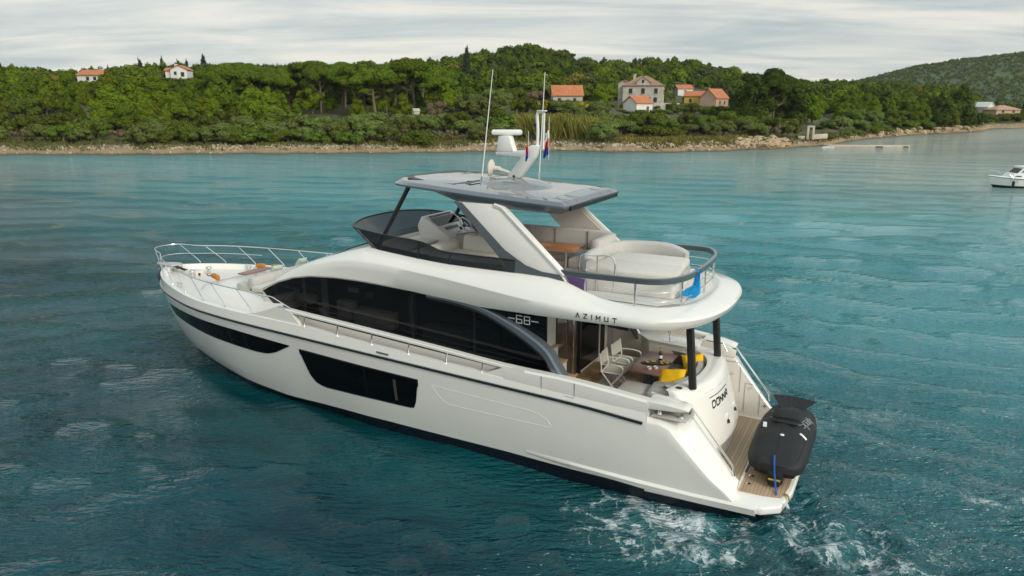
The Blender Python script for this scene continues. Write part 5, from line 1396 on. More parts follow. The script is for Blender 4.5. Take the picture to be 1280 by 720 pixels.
# U sofa inside the transom
rows = []
for k, z in ((0, 1.42), (0, 1.98), (.12, 2.07), (.30, 2.07), (.42, 1.98), (.5, 1.72)):
    rows.append([(v.x + .02 + k * .55 * (1 - abs(v.y) * .1), v.y * (1 - k * .30), z) for v in inT])
sofa = B().grid(rows).build('cockpit_sofa_back', M_cushg, tb_, smooth=50)
seat = [(v.x + .08, v.y * .97) for v in inT] + [(3.75, -1.24), (3.75, -.72), (3.05, -.70), (2.92, -.5), (2.92, .5), (3.05, .72), (3.80, .74), (3.80, 1.26)]
B().prism(seat, 1.36, 1.60, 'z').build('sofa_base', M_gel2, tb_)
B().prism([(v.x + .10, v.y * .93) for v in inT[2:-2]] + [(3.12, -1.12), (3.02, -.5), (3.02, .5), (3.12, 1.12)], 1.602, 1.745, 'z').build('seat_cushion', M_cushg, tb_, smooth=60)
b = B(); b.box((3.42, 1.02, 1.76), (.74, .62, .22), .06); b.build('seat_cushion', M_cushg, tb_)
b = B(); b.box((2.80, 1.08, 1.90), (.60, .64, .2), .07, rot=(-.1, .10, 0)); b.build('seat_cushion', M_cushg, tb_)
b = B(); b.box((3.35, -1.0, 1.68), (.8, .5, .18), .06); b.build('seat_cushion', M_cushg, tb_)
for y in (-.5, .45): B().bar([(2.36, y, 2.02), (2.62, y * .92, 1.74)], .012, .012, up=(1, 0, 0)).build('seam', M_cushd, sofa)
rows = []
iv = [v for v in inT if v.y < -.35]
for k, z in ((0.0, 1.76), (.0, 2.03), (.06, 2.09)):
    rows.append([(v.x + .26 + k, v.y * .84, z) for v in iv])
B().grid(rows).build('back_pad', M_cushd, sofa, smooth=50)
# wet bar on the starboard side
b = B(); b.prism([(2.75, -1.98), (4.25, -1.98), (4.25, -1.72), (3.95, -1.42), (3.0, -1.30), (2.75, -1.34)], 1.36, 2.14, 'z', r=.03); wbr = b.build('wet_bar', M_gel2, Y0)
B().prism([(2.72, -1.99), (4.3, -1.99), (4.3, -1.70), (3.97, -1.39), (3.0, -1.27), (2.72, -1.31)], 2.14, 2.18, 'z', r=.012).build('counter', M_gel, wbr)
b = B(); b.tube(cr([(3.5, -1.72, 2.18), (3.5, -1.72, 2.38), (3.5, -1.64, 2.43), (3.5, -1.56, 2.38)], 4), .018, 8); b.build('tap', M_steel, wbr)
b = B(); b.lathe((3.45, -1.58, 2.165), [(.01, .018), (.17, .018), (.18, .022), (.15, .024), (.01, .017)], 20); b.build('sink', M_steel, wbr)
b = B(); b.tube([(3.25, -1.305, 1.75), (3.25, -1.28, 1.75)], .04, 12); b.build('socket', M_black, wbr)
b = B(); b.tube([(2.62, -1.9, 2.2), (2.15, -1.62, 2.28), (2.05, -1.6, 2.1)], .022, 8); b.build('grab_rail', M_steel, wbr)
# poles under the overhang
for sg in (1, -1):
    B().bar([(2.17, sg * 1.12, 2.1), (2.33, sg * 1.12, 3.66)], .14, .15, up=(1, 0, 0)).build('support_pole', M_black, Y0)

# bathing platform
pf = B().prism([(2.2, -1.95), (2.2, 1.95), (1.3, 2.31), (.45, 2.27), (.12, 2.02), (.0, 1.3), (-.02, 0), (0, -1.3), (.12, -2.02), (.45, -2.27), (1.3, -2.31)], .23, .40, 'z', r=.045, seg=3).build('bathing_platform', M_gel, Y0, smooth=35)
B().prism([(1.75, -1.86), (1.75, 1.86), (.95, 1.82), (.5, 1.80), (.16, 1.72), (.09, 1.2), (.07, 0), (.09, -1.2), (.16, -1.72), (.5, -1.82)], .38, .408, 'z').build('teak_inlay', M_teakx, pf, smooth=0)
B().bar([(1.0, -1.84, .412), (1.0, 1.84, .412)], .05, .012).build('teak_margin', M_gel, pf)
for y in (1.1, 1.45): B().box((.85, y, .412), (.1, .08, .012), .003).build('deck_latch', M_steel, pf)
B().box((.98, .75, .413), (.05, .5, .012), .0).build('slot', M_black, pf)
B().tube([(.05, 1.9, .42), (.0, 1.95, .36), (.0, 1.95, .24)], .03, 8).build('ladder_bracket', M_steel, pf)
B().tube([(.12, 1.55, .42), (.06, 1.62, .44), (.02, 1.7, .40)], .022, 8).build('ladder_bracket', M_gold, pf)

# ---------------------------------------------------------------- flybridge fittings
# wind deflector: dark glass leaning outwards, with a black rim
Wb = [(6.0, 1.90, 4.33), (6.6, 1.89, 4.33), (7.3, 1.88, 4.33), (7.95, 1.86, 4.34), (8.6, 1.83, 4.37), (9.5, 1.78, 4.43), (9.95, 1.72, 4.46), (10.22, 1.45, 4.48), (10.42, .75, 4.50), (10.48, 0, 4.51)]
Wt = [(6.0, 1.86, 4.60), (6.6, 1.86, 4.60), (7.3, 1.85, 4.60), (7.95, 1.84, 4.62), (8.55, 1.83, 4.78), (9.6, 1.78, 4.84), (10.45, 1.72, 4.92), (10.78, 1.5, 4.95), (11.05, .8, 5.0), (11.12, 0, 5.01)]
def sym(Lp): return Lp + [(x, -y, z) for x, y, z in Lp[-2::-1]]
wbp = cr(sym(Wb), 5); wtp = cr(sym(Wt), 5)
M_smoke = bpy.data.materials.new('smoked_glass'); M_smoke.use_nodes = True
t = M_smoke.node_tree; p = t.nodes['Principled BSDF']; p.inputs['Base Color'].default_value = (.012, .016, .02, 1); p.inputs['Roughness'].default_value = .04; p.inputs['Alpha'].default_value = .93
b = B(); rows = [[Vector(a).lerp(Vector(c), k / 4) for a, c in zip(wbp, wtp)] for k in range(5)]
b.grid(rows); n_ = len(b.v)
b2 = B(); b2.v = list(b.v); b2.f = list(b.f); b2.m = list(b.m)
wsh = b2.build('wind_deflector', M_smoke, fly, smooth=60)
B().bar(wtp, .045, .035).build('deflector_rim', M_black, wsh)
for i in (13, 20, 33, len(wbp) - 34, len(wbp) - 21, len(wbp) - 14):
    B().bar([wbp[i], wtp[i]], .03, .03, up=(0, 1, .2)).build('deflector_post', M_black, wsh)
# slate lower strip and inner lining of the coaming
b = B(); rows = [[(Vector(a) + Vector((0, 0, dz)) - Vector((0, 1, 0)) * (.035 if a.y > 0 else -.035)) for a in wbp] for dz in (-.1, .12)]
b.grid(rows); b.build('deflector_base', M_slate, wsh, smooth=60)
b = B(); rows = [[(a.x - (.25 if a.x > 9.9 else 0), a.y * .955, z) for a in wbp if True] for z in (3.92, 4.36, 4.40)]
b.grid(rows); b.build('coaming_lining', M_cush, fly, smooth=50)
# dash shelf and helm console
B().prism([(9.3, -1.62), (10.1, -1.45), (10.28, 0), (10.1, 1.45), (9.3, 1.62)], 4.38, 4.46, 'z', r=.02).build('dash', M_cush, fly)
hc = B(); hc.prism([(8.95, 3.92), (9.75, 3.92), (9.95, 4.78), (9.82, 5.02), (9.72, 5.03), (9.15, 4.66), (8.95, 4.55)], -1.35, -.05, 'y', r=.03)
hcn = hc.build('helm_console', M_gel2, fly)
def slope_pt(k, y, off): # along the sloped panel from its foot (0) to its top (1)
    a = Vector((9.15, 0, 4.66)); c = Vector((9.72, 0, 5.03)); n_ = Vector((-.37, 0, .57)).normalized(); q = a.lerp(c, k) + n_ * off; return (q.x, y, q.z)
for (k0, k1, y0_, y1_, mm, nm) in ((.36, .80, -1.24, -.16, M_glass, 'plotter_screen'), (.86, .95, -1.2, -.2, M_black, 'instrument_strip'), (.06, .2, -.9, -.3, M_black, 'switch_panel')):
    v = [slope_pt(k, y, o_) for o_ in (.0, .012) for k, y in ((k0, y0_), (k1, y0_), (k1, y1_), (k0, y1_))]
    B().add(v, [(4, 5, 6, 7), (0, 1, 5, 4), (1, 2, 6, 5), (2, 3, 7, 6), (3, 0, 4, 7)]).build(nm, mm, hcn, smooth=0)
cw = Vector((8.98, -.78, 4.72)); nrm = Vector((-.8, 0, .6)).normalized(); u_ = Vector((0, 1, 0)); v_ = nrm.cross(u_)
wl = B().tube([cw + nrm * .1 + (u_ * math.cos(a) + v_ * math.sin(a)) * .21 for a in [2 * math.pi * k / 24 for k in range(24)]], .024, 8, closed=True).build('steering_wheel', M_white, hcn)
b = B()
for a in (.5, 2.6, 4.71): b.tube([cw + nrm * .06, cw + nrm * .1 + (u_ * math.cos(a) + v_ * math.sin(a)) * .2], .02, 6)
b.tube([cw - nrm * .1, cw + nrm * .09], .05, 10); b.build('spokes', M_black, wl)
# helm seat and port chaise
b = B(); b.box((8.05, -.75, 4.22), (.55, 1.1, .6), .05); b.build('helm_seat_base', M_gel2, fly)
b = B(); b.box((8.1, -.75, 4.55), (.55, 1.15, .14), .05); b.box((7.8, -.75, 4.78), (.16, 1.15, .46), .06, rot=(0, -.15, 0)); b.build('helm_seat', M_cush, fly)
b = B(); b.box((7.5, 1.1, 4.08), (2.3, 1.1, .34), .04); b.build('chaise_base', M_gel2, fly)
b = B(); b.box((7.55, 1.08, 4.33), (2.2, 1.12, .2), .07); b.box((7.45, .42, 4.55), (1.5, .2, .42), .08, rot=(.25, 0, 0)); b.box((8.5, .85, 4.48), (.3, 1.0, .28), .09); b.build('chaise', M_cush, fly)
B().bar([(6.5, 1.655, 4.30), (8.6, 1.655, 4.33)], .014, .02).build('chaise_piping', M_black, fly)
B().bar(cr([(8.5, .30, 4.70), (8.0, .28, 4.80), (7.2, .28, 4.79), (6.7, .3, 4.74)], 5), .05, .03).build('backrest_rail', M_tabw, fly)
b = B(); b.box((8.85, 1.05, 4.18), (.6, 1.1, .52), .05); b.build('side_console', M_gel2, fly)
# starboard L sofa
b = B(); b.box((6.5, -1.38, 4.56), (3.0, .24, .52), .09); b.box((4.95, -.7, 4.56), (.24, 1.2, .52), .09); sf = b.build('sofa_back', M_cushg, fly)
b = B(); b.box((6.4, -.98, 4.22), (2.9, .62, .24), .07); b.box((5.28, -.45, 4.22), (.62, .9, .24), .07); b.build('sofa_seat', M_cush, fly)
b = B(); b.box((6.35, -.95, 4.0), (3.0, .7, .22), .02); b.box((5.25, -.3, 4.0), (.72, 1.1, .22), .02); b.build('sofa_base', M_gel2, fly)
for x in (7.4, 6.5, 5.6): B().box((x, -1.255, 4.57), (.015, .02, .46), .0).build('seam', M_cushd, sf)
# sunpad with curved back, aft
b = B(); b.prism([(2.95, -1.15), (4.9, -1.3), (4.9, 1.05), (2.75, 1.0), (2.62, .4)], 3.92, 4.24, 'z', r=.04); sp_o = b.build('sunpad_base', M_gel2, fly)
for y0_, y1_ in ((-1.1, -.18), (-.16, .95)):
    b = B(); b.prism([(2.82 if y0_ > -.5 else 2.95, y0_), (4.72, y0_), (4.72, y1_), (2.68 if y0_ > -.5 else 2.85, y1_)], 4.22, 4.42, 'z', r=.075, seg=3); b.build('sunpad', M_cush, sp_o)
bk = cr([(4.62, .92, 0), (4.85, .6, 0), (4.92, -.2, 0), (4.86, -.85, 0), (4.55, -1.28, 0), (4.0, -1.45, 0), (3.5, -1.45, 0), (3.1, -1.38, 0)], 5)
n_ = len(bk); rows = []
for i, q in enumerate(bk):
    tt = i / (n_ - 1); d_ = (bk[min(i + 1, n_ - 1)] - bk[max(i - 1, 0)]).normalized(); nv = Vector((d_.y, -d_.x, 0))
    H_ = .33 * (1 - .45 * max(0, (tt - .75) / .25) ** 2) * (1 if tt > .06 else .8)
    cs = [(-.10, 0), (-.11, H_ * .8), (-.06, H_), (.04, H_), (.10, H_ * .8), (.12, 0)]
    rows.append([q + nv * -a + Vector((0, 0, 4.32 + z)) for a, z in cs])
b = B().grid(rows, cv=True, caps=True); b.build('sunpad_back', M_cushg, sp_o, smooth=55)
# aft flybridge rail: slate top rail on steel stanchions
rt = [(5.05, 1.80, 4.44), (4.4, 1.88, 4.46), (3.6, 1.93, 4.48), (3.0, 1.92, 4.49), (2.62, 1.72, 4.5), (2.40, 1.2, 4.5), (2.33, .5, 4.5), (2.32, 0, 4.5)]
rtp = cr(sym(rt), 5)
fr_ = B().bar(rtp, .08, .125).build('flybridge_rail', M_slate, fly)
for x, y in ((4.35, 1.87), (3.25, 1.93), (2.46, 1.36), (2.33, .0), (2.46, -1.36), (3.25, -1.93), (4.35, -1.87)):
    B().tube([(x, y, 3.84), (x, y, 4.45)], .022, 8).build('stanchion', M_steel, fr_)
for z in (4.08, 4.27):
    B().tube(cr([(x, y, z) for x, y, _ in sym([(3.9, 1.92, 0)] + rt[3:])], 5), .009, 6).build('rail_wire', M_steel, fr_)
b = B(); b.tube(cr([(4.78, 1.15, 3.92), (4.78, 1.15, 4.66), (4.5, 1.05, 4.70), (4.05, 1.02, 4.66), (4.05, 1.02, 3.92)], 4), .018, 7); b.tube([(4.42, 1.05, 3.92), (4.42, 1.05, 4.69)], .016, 6); b.build('stair_rail', M_steel, fr_)
B().prism([(4.42, 3.98), (4.78, 4.12), (4.9, 4.36), (4.42, 4.3)], 1.6, 1.64, 'y').build('stair_screen', M_purple, fly, smooth=0)

# ---------------------------------------------------------------- hardtop
def htop(inset=0, grow=0):
    i = inset
    half = [(4.95 + i, 0), (4.93 + i, 1.0), (4.95 + i, 1.5 - i), (5.08 + i, 1.68 - i), (6.2, 1.74 - i), (7.6, 1.74 - i), (8.7, 1.70 - i), (9.32 - i, 1.58 - i), (9.72 - i, 1.1 - i * .5), (9.98 - i, .55), (10.05 - i, 0)]
    p_ = cr([(x, y, 0) for x, y in half], 4)
    return [(v.x, max(v.y, 0)) for v in p_]
def htz(x): return tab([(4.8, 5.80), (7, 5.93), (8.5, 6.03), (9.3, 6.065), (10.1, 6.06)])(x)
def bth(x): return tab([(4.8, .16), (5.2, .20), (7.3, .25), (7.7, .22), (8.15, .09), (10.1, .06)])(x)
O1 = htop(0); O2 = htop(.10); O3 = htop(.16); O4 = htop(.5)
def loop(Lh): return [(x, y) for x, y in Lh] + [(x, -y) for x, y in Lh[-2:0:-1]]
rows = []
lp_ = [loop(O1), loop(O1), loop(O2), loop(O3), loop(O4)]
n_ = len(lp_[0])
rows.append([(x, y * .55, htz(x) - bth(x) * .8) for x, y in lp_[3]])
rows.append([(x, y, htz(x) - bth(x)) for x, y in lp_[3]])
rows.append([(x, y, htz(x) - bth(x) + .015) for x, y in lp_[2]])
rows.append([(x, y, htz(x) - .045) for x, y in lp_[0]])
rows.append([(x, y, htz(x) - .005) for x, y in lp_[1]])
rows.append([(x, y, htz(x) + .045) for x, y in lp_[2]])
rows.append([(x, y, htz(x) + .062) for x, y in lp_[3]])
rows.append([(x, y, htz(x) + .10) for x, y in lp_[4]])
b = B(); b.grid(rows, cv=True)
b.m = [];
for i in range(len(rows) - 1):
    for j in range(n_): b.m.append(1 if i < 3 else (2 if i < 6 else 0))
def ladder(o_, rev):
    h_ = len(O1)
    for j in range(h_ - 1):
        l0 = o_ + j; l1 = o_ + j + 1; r0 = o_ + (n_ - j) % n_; r1 = o_ + (n_ - j - 1) % n_
        f = [l0, l1, r1, r0] if j else [l0, l1, r1]
        if j == h_ - 2: f = [l0, l1, r0]
        b.f.append(tuple(f)); b.m.append(1 if rev else 0)
ladder((len(rows) - 1) * n_, False); ladder(0, True)
ht = b.build('hardtop', [M_silver, M_slate, M_slatel], Y0, smooth=35)
b = B(); v = [(9.55, -.8), (9.6, 0), (9.55, .8), (9.3, 1.18), (7.9, 1.28), (7.75, .9), (7.75, -.9), (7.9, -1.28), (9.3, -1.18)]
b.prism(v, lambda a, c: htz(a) + .085, lambda a, c: htz(a) + .102, 'z'); b.build('sunroof', M_sunroof, ht, smooth=0)
B().bar([(7.6, 1.1, htz(7.6) + .10), (7.6, -1.1, htz(7.6) + .10)], .05, .03).build('sunroof_track', M_black, ht)
for sg in (1, -1):
    B().bar([(7.3, sg * 1.22, htz(7.3) + .088), (5.0, sg * 1.25, htz(5.0) + .086)], .012, .008).build('seam', M_slatel, ht)
    B().bar([(6.6, sg * .72, htz(6.6) + .094), (5.0, sg * .72, htz(5.0) + .092)], .012, .008).build('seam', M_slatel, ht)
B().bar([(4.93, -1.4, 5.74), (4.91, 0, 5.74), (4.93, 1.4, 5.74)], .05, .10).build('awning_slot', M_black, ht)
# pod under the mast
rows = []
for k, z in ((1, .07), (.9, .14), (.62, .22), (.35, .25)):
    rows.append([(6.95 + (.95 * k) * math.cos(a), .85 * k * math.sin(a), htz(6.95 + .95 * k * math.cos(a)) + z) for a in [2 * math.pi * q / 28 for q in range(28)]])
B().grid(rows, cv=True, caps=True).build('mast_pod', M_silver, ht, smooth=60)
for x, y in ((7.9, .62), (7.72, .95)):
    B().lathe((x, y, htz(x) + .09), [(.06, 0), (.06, .03), (.02, .035)], 12).build('vent', M_slate, ht)
for sg in (1, -1):
    # raked arch: white outer face, slate edges
    A = [(7.62, 5.76), (6.62, 5.76), (6.45, 5.70), (4.86, 4.36), (4.78, 4.22), (6.0, 4.26)]
    ar = B().prism(A, lambda a, z: sg * (1.60 + (5.76 - z) * .10), lambda a, z: sg * (1.72 + (5.76 - z) * .10), 'y', r=.02).build('hardtop_arch', M_gel, ht, smooth=30)
    A2 = [(7.64, 5.77), (7.42, 5.75), (6.28, 4.80), (5.75, 4.52), (5.35, 4.42), (4.93, 4.40), (4.76, 4.21), (6.0, 4.25)]
    B().prism(A2, lambda a, z: sg * (1.722 + (5.76 - z) * .10), lambda a, z: sg * (1.745 + (5.76 - z) * .10), 'y').build('arch_band', M_slate, ar, smooth=30)
    A3 = [(7.40, 5.72), (6.60, 5.72), (6.45, 5.66), (4.95, 4.40), (6.1, 4.32)]
    B().prism(A3, lambda a, z: sg * (1.57 + (5.76 - z) * .10), lambda a, z: sg * (1.598 + (5.76 - z) * .10), 'y').build('arch_lining', M_gel2, ar, smooth=30)
    B().bar([(6.60, sg * 1.67, 5.74), (6.40, sg * 1.68, 5.69), (4.84, sg * 1.81, 4.38)], .15, .10, up=(.6, 0, .8)).build('arch_edge', M_gel, ar)
    for x, z in ((5.62, 4.72), (5.50, 4.72)) if sg < 0 else ():
        B().box((x, -1.655, z), (.05, .02, .1), .004).build('light_switch', M_gold, ar)
    if sg > 0: B().tube([(5.55, 1.86, 4.36), (5.55, 1.88, 4.36)], .035, 10).build('bolt_cover', M_black, ar)
    # black front strut
    B().bar([(9.96, sg * 1.60, 4.46), (9.05, sg * 1.50, 5.98)], .085, .10, up=(0, 1, 0)).build('front_strut', M_black, ht)

# mast with radar
mz = htz(7) + .24
ms = B().prism([(7.20, mz), (6.84, mz), (6.44, mz + .50), (6.32, mz + .78), (6.55, mz + .78), (6.72, mz + .66), (7.5, mz + .60), (7.47, mz + .53), (6.80, mz + .49)], -.10, .10, 'y', r=.03).build('mast', M_white, ht, smooth=35)
b = B(); b.prism([(7.46, mz + .60), (6.98, mz + .62), (7.04, mz + .78), (7.10, mz + .99), (7.40, mz + .99), (7.43, mz + .8)], -.11, .11, 'y', r=.03); rd = b.build('radar_pedestal', M_white, ms)
o = B().box((7.22, 0, mz + 1.06), (.16, .74, .13), .05).build('radar_scanner', M_white, rd); 
o.data.transform(Matrix.Translation((7.22, 0, mz + 1.06)) @ Matrix.Rotation(R(-62), 4, 'Z') @ Matrix.Translation((-7.22, 0, -mz - 1.06)))
b = B(); b.tube(cr([(6.42, 0, mz + .7), (6.40, 0, mz + 1.1), (6.42, 0, mz + 1.45), (6.36, 0, mz + 1.53), (6.26, 0, mz + 1.52)], 4), .038, 10); b.tube([(6.26, 0, mz + .7), (6.24, 0, mz + 1.52)], .026, 8); b.box((6.3, 0, mz + 1.56), (.22, .12, .03), .01); mt_ = b.build('light_mast', M_white, ms)
for z in (.95, 1.25): B().box((6.47, 0, mz + z), (.06, .08, .09), .02).build('navigation_light', M_black, mt_)
b = B(); b.lathe((0, 0, 0), [(.20, 0), (.21, .03), (.16, .07), (.07, .10), (.06, .28)], 20); o = b.build('searchlight', M_ivory, ms); o.data.transform(Matrix.Translation((7.62, .12, mz + .22)) @ Matrix.Rotation(R(-96), 4, 'Y') @ Matrix.Rotation(R(10), 4, 'X'))
B().tube([(7.4, .12, mz + .2), (7.1, .08, mz + .12)], .045, 8).build('searchlight_bracket', M_ivory, ms)
B().tube([(6.95, .15, mz + .05), (6.95, .17, mz + .05)], .03, 10).build('bolt_cover', M_black, ms)
for (x, y, x2, z2, nm) in ((7.36, 1.0, 7.02, 8.62, 'aerial'), (6.72, -.72, 6.58, 8.62, 'aerial')):
    z0 = htz(x) + .06
    ae = B().tube([(x, y, z0), (x + (x2 - x) * .1, y, z0 + (z2 - z0) * .1)], .028, 8).build('aerial_base', M_steel, ht)
    B().tube([(x + (x2 - x) * .08, y, z0 + (z2 - z0) * .08), (x + (x2 - x) * .5, y, z0 + (z2 - z0) * .5), (x2, y, z2)], [.016, .013, .008], 8).build('whip_aerial', M_white, ae)
# ---------------------------------------------------------------- loose things aboard
def aboard(name, label, cat, x, y, z, rz=0, group=None):
    T = thing(name, label, cat, group=group)
    T.location = MB @ Vector((x, y, z)); T.rotation_euler = (0, 0, BYAW + rz); return T
# cockpit table
T = aboard('cockpit_table', 'dark walnut table with two square legs in the cockpit', 'table', 3.44, -.25, 1.34)
B().prism([(-.37, -.74), (.37, -.70), (.37, .74), (-.37, .78)], .65, .69, 'z', r=.01).build('tabletop', M_tabw, T)
for y in (-.3, .36):
    lg = B().box((.0, y, .33), (.2, .2, .64), .01).build('leg', M_slate, T)
    B().box((.0, y, .01), (.34, .3, .02), .005).build('foot', M_black, lg)
T = aboard('flybridge_table', 'orange-brown wooden table on a steel post up on the flybridge', 'table', 6.1, -.20, 3.925)
B().box((0, 0, .64), (1.45, .78, .045), .012).build('tabletop', M_tabf, T)
for x in (-.4, .4): B().tube([(x, 0, 0), (x, 0, .62)], .045, 12).build('post', M_steel, T)
T = aboard('foredeck_table', 'small brown wooden table before the bow sofa', 'table', 16.15, -.05, 2.62)
B().box((0, 0, .24), (.36, 1.05, .04), .012).build('tabletop', M_tabw, T)
B().tube([(0, 0, 0), (0, 0, .23)], .05, 12).build('post', M_steel, T)
# director's chairs
def chair():
    T = thing('deck_chair', '', 'chair')
    b = B()
    b.grid([[(x, y, .44 - .03 * math.cos(y * 6)) for y in lin(-.24, .24, 6)] for x in lin(-.24, .24, 4)]); slab2 = b; slab2.build('seat', M_mesh, T)
    b = B(); b.grid([[(.25 + .02 * math.cos(y * 6) + .04 * k, y, .56 + .30 * k) for y in lin(-.25, .25, 6)] for k in (0, .5, 1)]); b.build('backrest', M_mesh, T)
    for s in (-1, 1):
        b = B(); y = s * .27
        b.tube(cr([(.3, y, .88), (.25, y, .56), (.25, y, .44)], 3), .019, 7); b.tube([(.25, y, .44), (-.25, y, .44)], .019, 7)
        b.tube(cr([(.26, y, .62), (.0, y, .645), (-.24, y, .62), (-.27, y, .5), (-.25, y, .44)], 4), .018, 7)
        b.build('side_frame', M_white, T)
    for s in (-1, 1):
        b = B(); b.tube([(s * .25, -.26, .44), (-s * .1, -.26, .02), (-s * .1, .26, .02), (s * .25, .26, .44)], .018, 7); b.build('leg', M_white, T)
    for s in (-.24, .24):
        B().tube([(s, -.27, .44), (s, .27, .44)], .016, 7).build('stretcher', M_white, T)
    return T
C1 = chair(); C1['label'] = 'white mesh armchair at the cockpit table, nearer the port side'; C1['group'] = 'chairs at the cockpit table'
C1.location = MB @ Vector((4.30, .03, 1.342)); C1.rotation_euler = (0, 0, BYAW + R(4))
C2 = copy_tree(C1); C2['label'] = 'white mesh armchair at the cockpit table, farther from the camera'
C2.location = MB @ Vector((4.27, -.70, 1.342)); C2.rotation_euler = (0, 0, BYAW - R(3))
# things on the cockpit table (its top is at 2.03)
T = aboard('wine_bottle', 'dark green bottle with gold foil neck standing on the walnut table', 'bottle', 3.34, -.42, 2.031)
B().lathe((0, 0, 0), [(.042, 0), (.045, .01), (.045, .17), (.036, .21), (.018, .24), (.016, .25)], 16).build('body', M_bottle, T)
B().lathe((0, 0, .235), [(.02, 0), (.0175, .03), (.0175, .085), (.019, .087), (.019, .1), (.005, .102)], 14).build('foil', M_gold, T)
B().lathe((0, 0, .06), [(.0462, 0), (.0462, .075), (.045, .076)], 16).build('paper_label', M_slabel, T)
T = aboard('serving_board', 'dark oval board of snacks on the walnut table beside the bottle', 'board', 3.36, -.18, 2.031, R(25))
B().prism([(.36 * math.cos(a), .15 * math.sin(a)) for a in [2 * math.pi * k / 24 for k in range(24)]], 0, .022, 'z', r=.006).build('board', M_black, T)
b = B()
for i in range(16): b.box((rnd(-.26, .26), rnd(-.08, .08), .035), (.05, .04, .03), .01, rot=(0, 0, rnd(0, 3)))
b.build('snacks', M_gold, T)
for i, (x, y) in enumerate(((3.38, .28), (3.26, .18))):
    T = aboard('coffee_cup', 'small white cup on the walnut table, ' + ('left one of two' if i == 0 else 'right one of two'), 'cup', x, y, 2.031, group='cups on the cockpit table')
    B().lathe((0, 0, 0), [(.03, 0), (.045, .02), (.052, .06), (.046, .058), (.035, .015), (.005, .012)], 18).build('cup', M_white, T)
    B().lathe((0, 0, .045), [(.005, 0), (.046, .0005), (.044, .001)], 16).build('coffee', M_tabw, T)
# scatter cushions
def pillow(name, label, cat, x, y, z, w_, h_, t_, m_, rot, group=None):
    T = aboard(name, label, cat, x, y, z, group=group)
    n = 12; g1 = []; g2 = []
    for i in range(n + 1):
        a = []; c = []
        for j in range(n + 1):
            u_, v__ = i / n * 2 - 1, j / n * 2 - 1
            k = ((1 - u_ ** 4) * (1 - v__ ** 4)) ** .45 * (1 + .05 * math.sin(7 * u_ + 3 * v__))
            px = u_ * w_ / 2 * (1 - .08 * (1 - v__ * v__)); py = v__ * h_ / 2 * (1 - .08 * (1 - u_ * u_))
            a.append((px, py, t_ / 2 * k)); c.append((px, py, -t_ / 2 * k))
        g1.append(a); g2.append(c)
    b = B().grid(g1); b.grid(g2); o = b.build('cover', m_, T, smooth=60, weld=.001)
    T.rotation_euler = (rot[0], rot[1], BYAW + rot[2]); return T
pillow('scatter_cushion', 'bright yellow cushion lying on the cockpit sofa left of the black pole', 'cushion', 2.84, .34, 1.95, .62, .50, .2, M_yellow, (-.5, .12, .15), 'yellow cushions')
pillow('scatter_cushion', 'bright yellow cushion leaning on the grey sofa back right of the pole', 'cushion', 2.62, -.70, 1.98, .52, .48, .18, M_yellow, (-.95, .1, .45), 'yellow cushions')
pillow('scatter_cushion', 'mint green cushion on the bow sofa, nearer the brown table', 'cushion', 15.22, -.02, 2.98, .42, .42, .16, M_green, (.1, 1.0, 0), 'mint cushions')
pillow('scatter_cushion', 'mint green cushion on the bow sofa, farther one by the windscreen', 'cushion', 15.22, -1.05, 3.0, .42, .42, .16, M_green, (.1, 1.05, .2), 'mint cushions')
# orange rolled bundles on the bow
def bundle(label, x, y, z, rz, Lb):
    T = aboard('rolled_bundle', label, 'bundle', x, y, z, rz, 'orange bundles on the bow')
    for s in (-1, 1):
        b = B(); b.tube(cr([(s * Lb * .12, 0, .1), (s * Lb * .2, 0, .11), (s * Lb * .4, 0, .11), (s * Lb * .5, 0, .10)], 3), [.04, .06, .075, .08, .085, .085, .08, .075, .07, .05], 10); b.build('roll', M_orange, T)
    B().tube([(-Lb * .16, 0, .1), (Lb * .16, 0, .1)], .045, 8).build('tie', M_cush, T)
    return T
bundle('orange and white rolled bundle on the far side of the bow', 17.15, -1.55, 2.5, R(15), .95)
T = aboard('rolled_bundle', 'single short orange bundle on the near side of the bow deck', 'bundle', 17.15, .62, 2.60, R(-20), 'orange bundles on the bow')
b = B(); b.tube(cr([(-.26, 0, .09), (-.15, 0, .11), (.1, 0, .12), (.26, 0, .09)], 3), [.05, .065, .075, .085, .085, .085, .085, .075, .07, .05], 10); b.build('roll', M_orange, T)
B().tube(cr([(.2, 0, .14), (.45, .05, .06), (.9, -.05, .03)], 4), .018, 6).build('cord', M_red, T)
# flags by the mast
def flag(name, label, x, y, z, h_, cols, w_):
    T = aboard(name, label, 'flag', x, y, z)
    n = len(cols)
    for i, c in enumerate(cols):
        b = B(); z1 = -h_ * i / n; z2 = -h_ * (i + 1) / n; rows = []
        for k in range(5):
            zz = z1 + (z2 - z1) * k / 4
            rows.append([(w_ * q / 6 * (.45 + .1 * math.sin(zz * 9)), .035 * math.sin(q * 1.9 + zz * 7), zz - .02 * q) for q in range(7)])
        b.grid(rows); b.build('stripe', c, T, smooth=60)
    B().tube([(0, 0, .3), (0, 0, -h_ - .15)], .006, 5).build('halyard', M_white, T)
flag('courtesy_flag', 'small red white and blue flag hanging right of the radar mast', 6.22, -.22, 7.30, .55, (M_white, M_red, M_blue), .24)
flag('pennant', 'small red and blue pennant hanging left of the flag at the mast', 6.52, .24, 6.98, .30, (M_red, M_blue), .20)
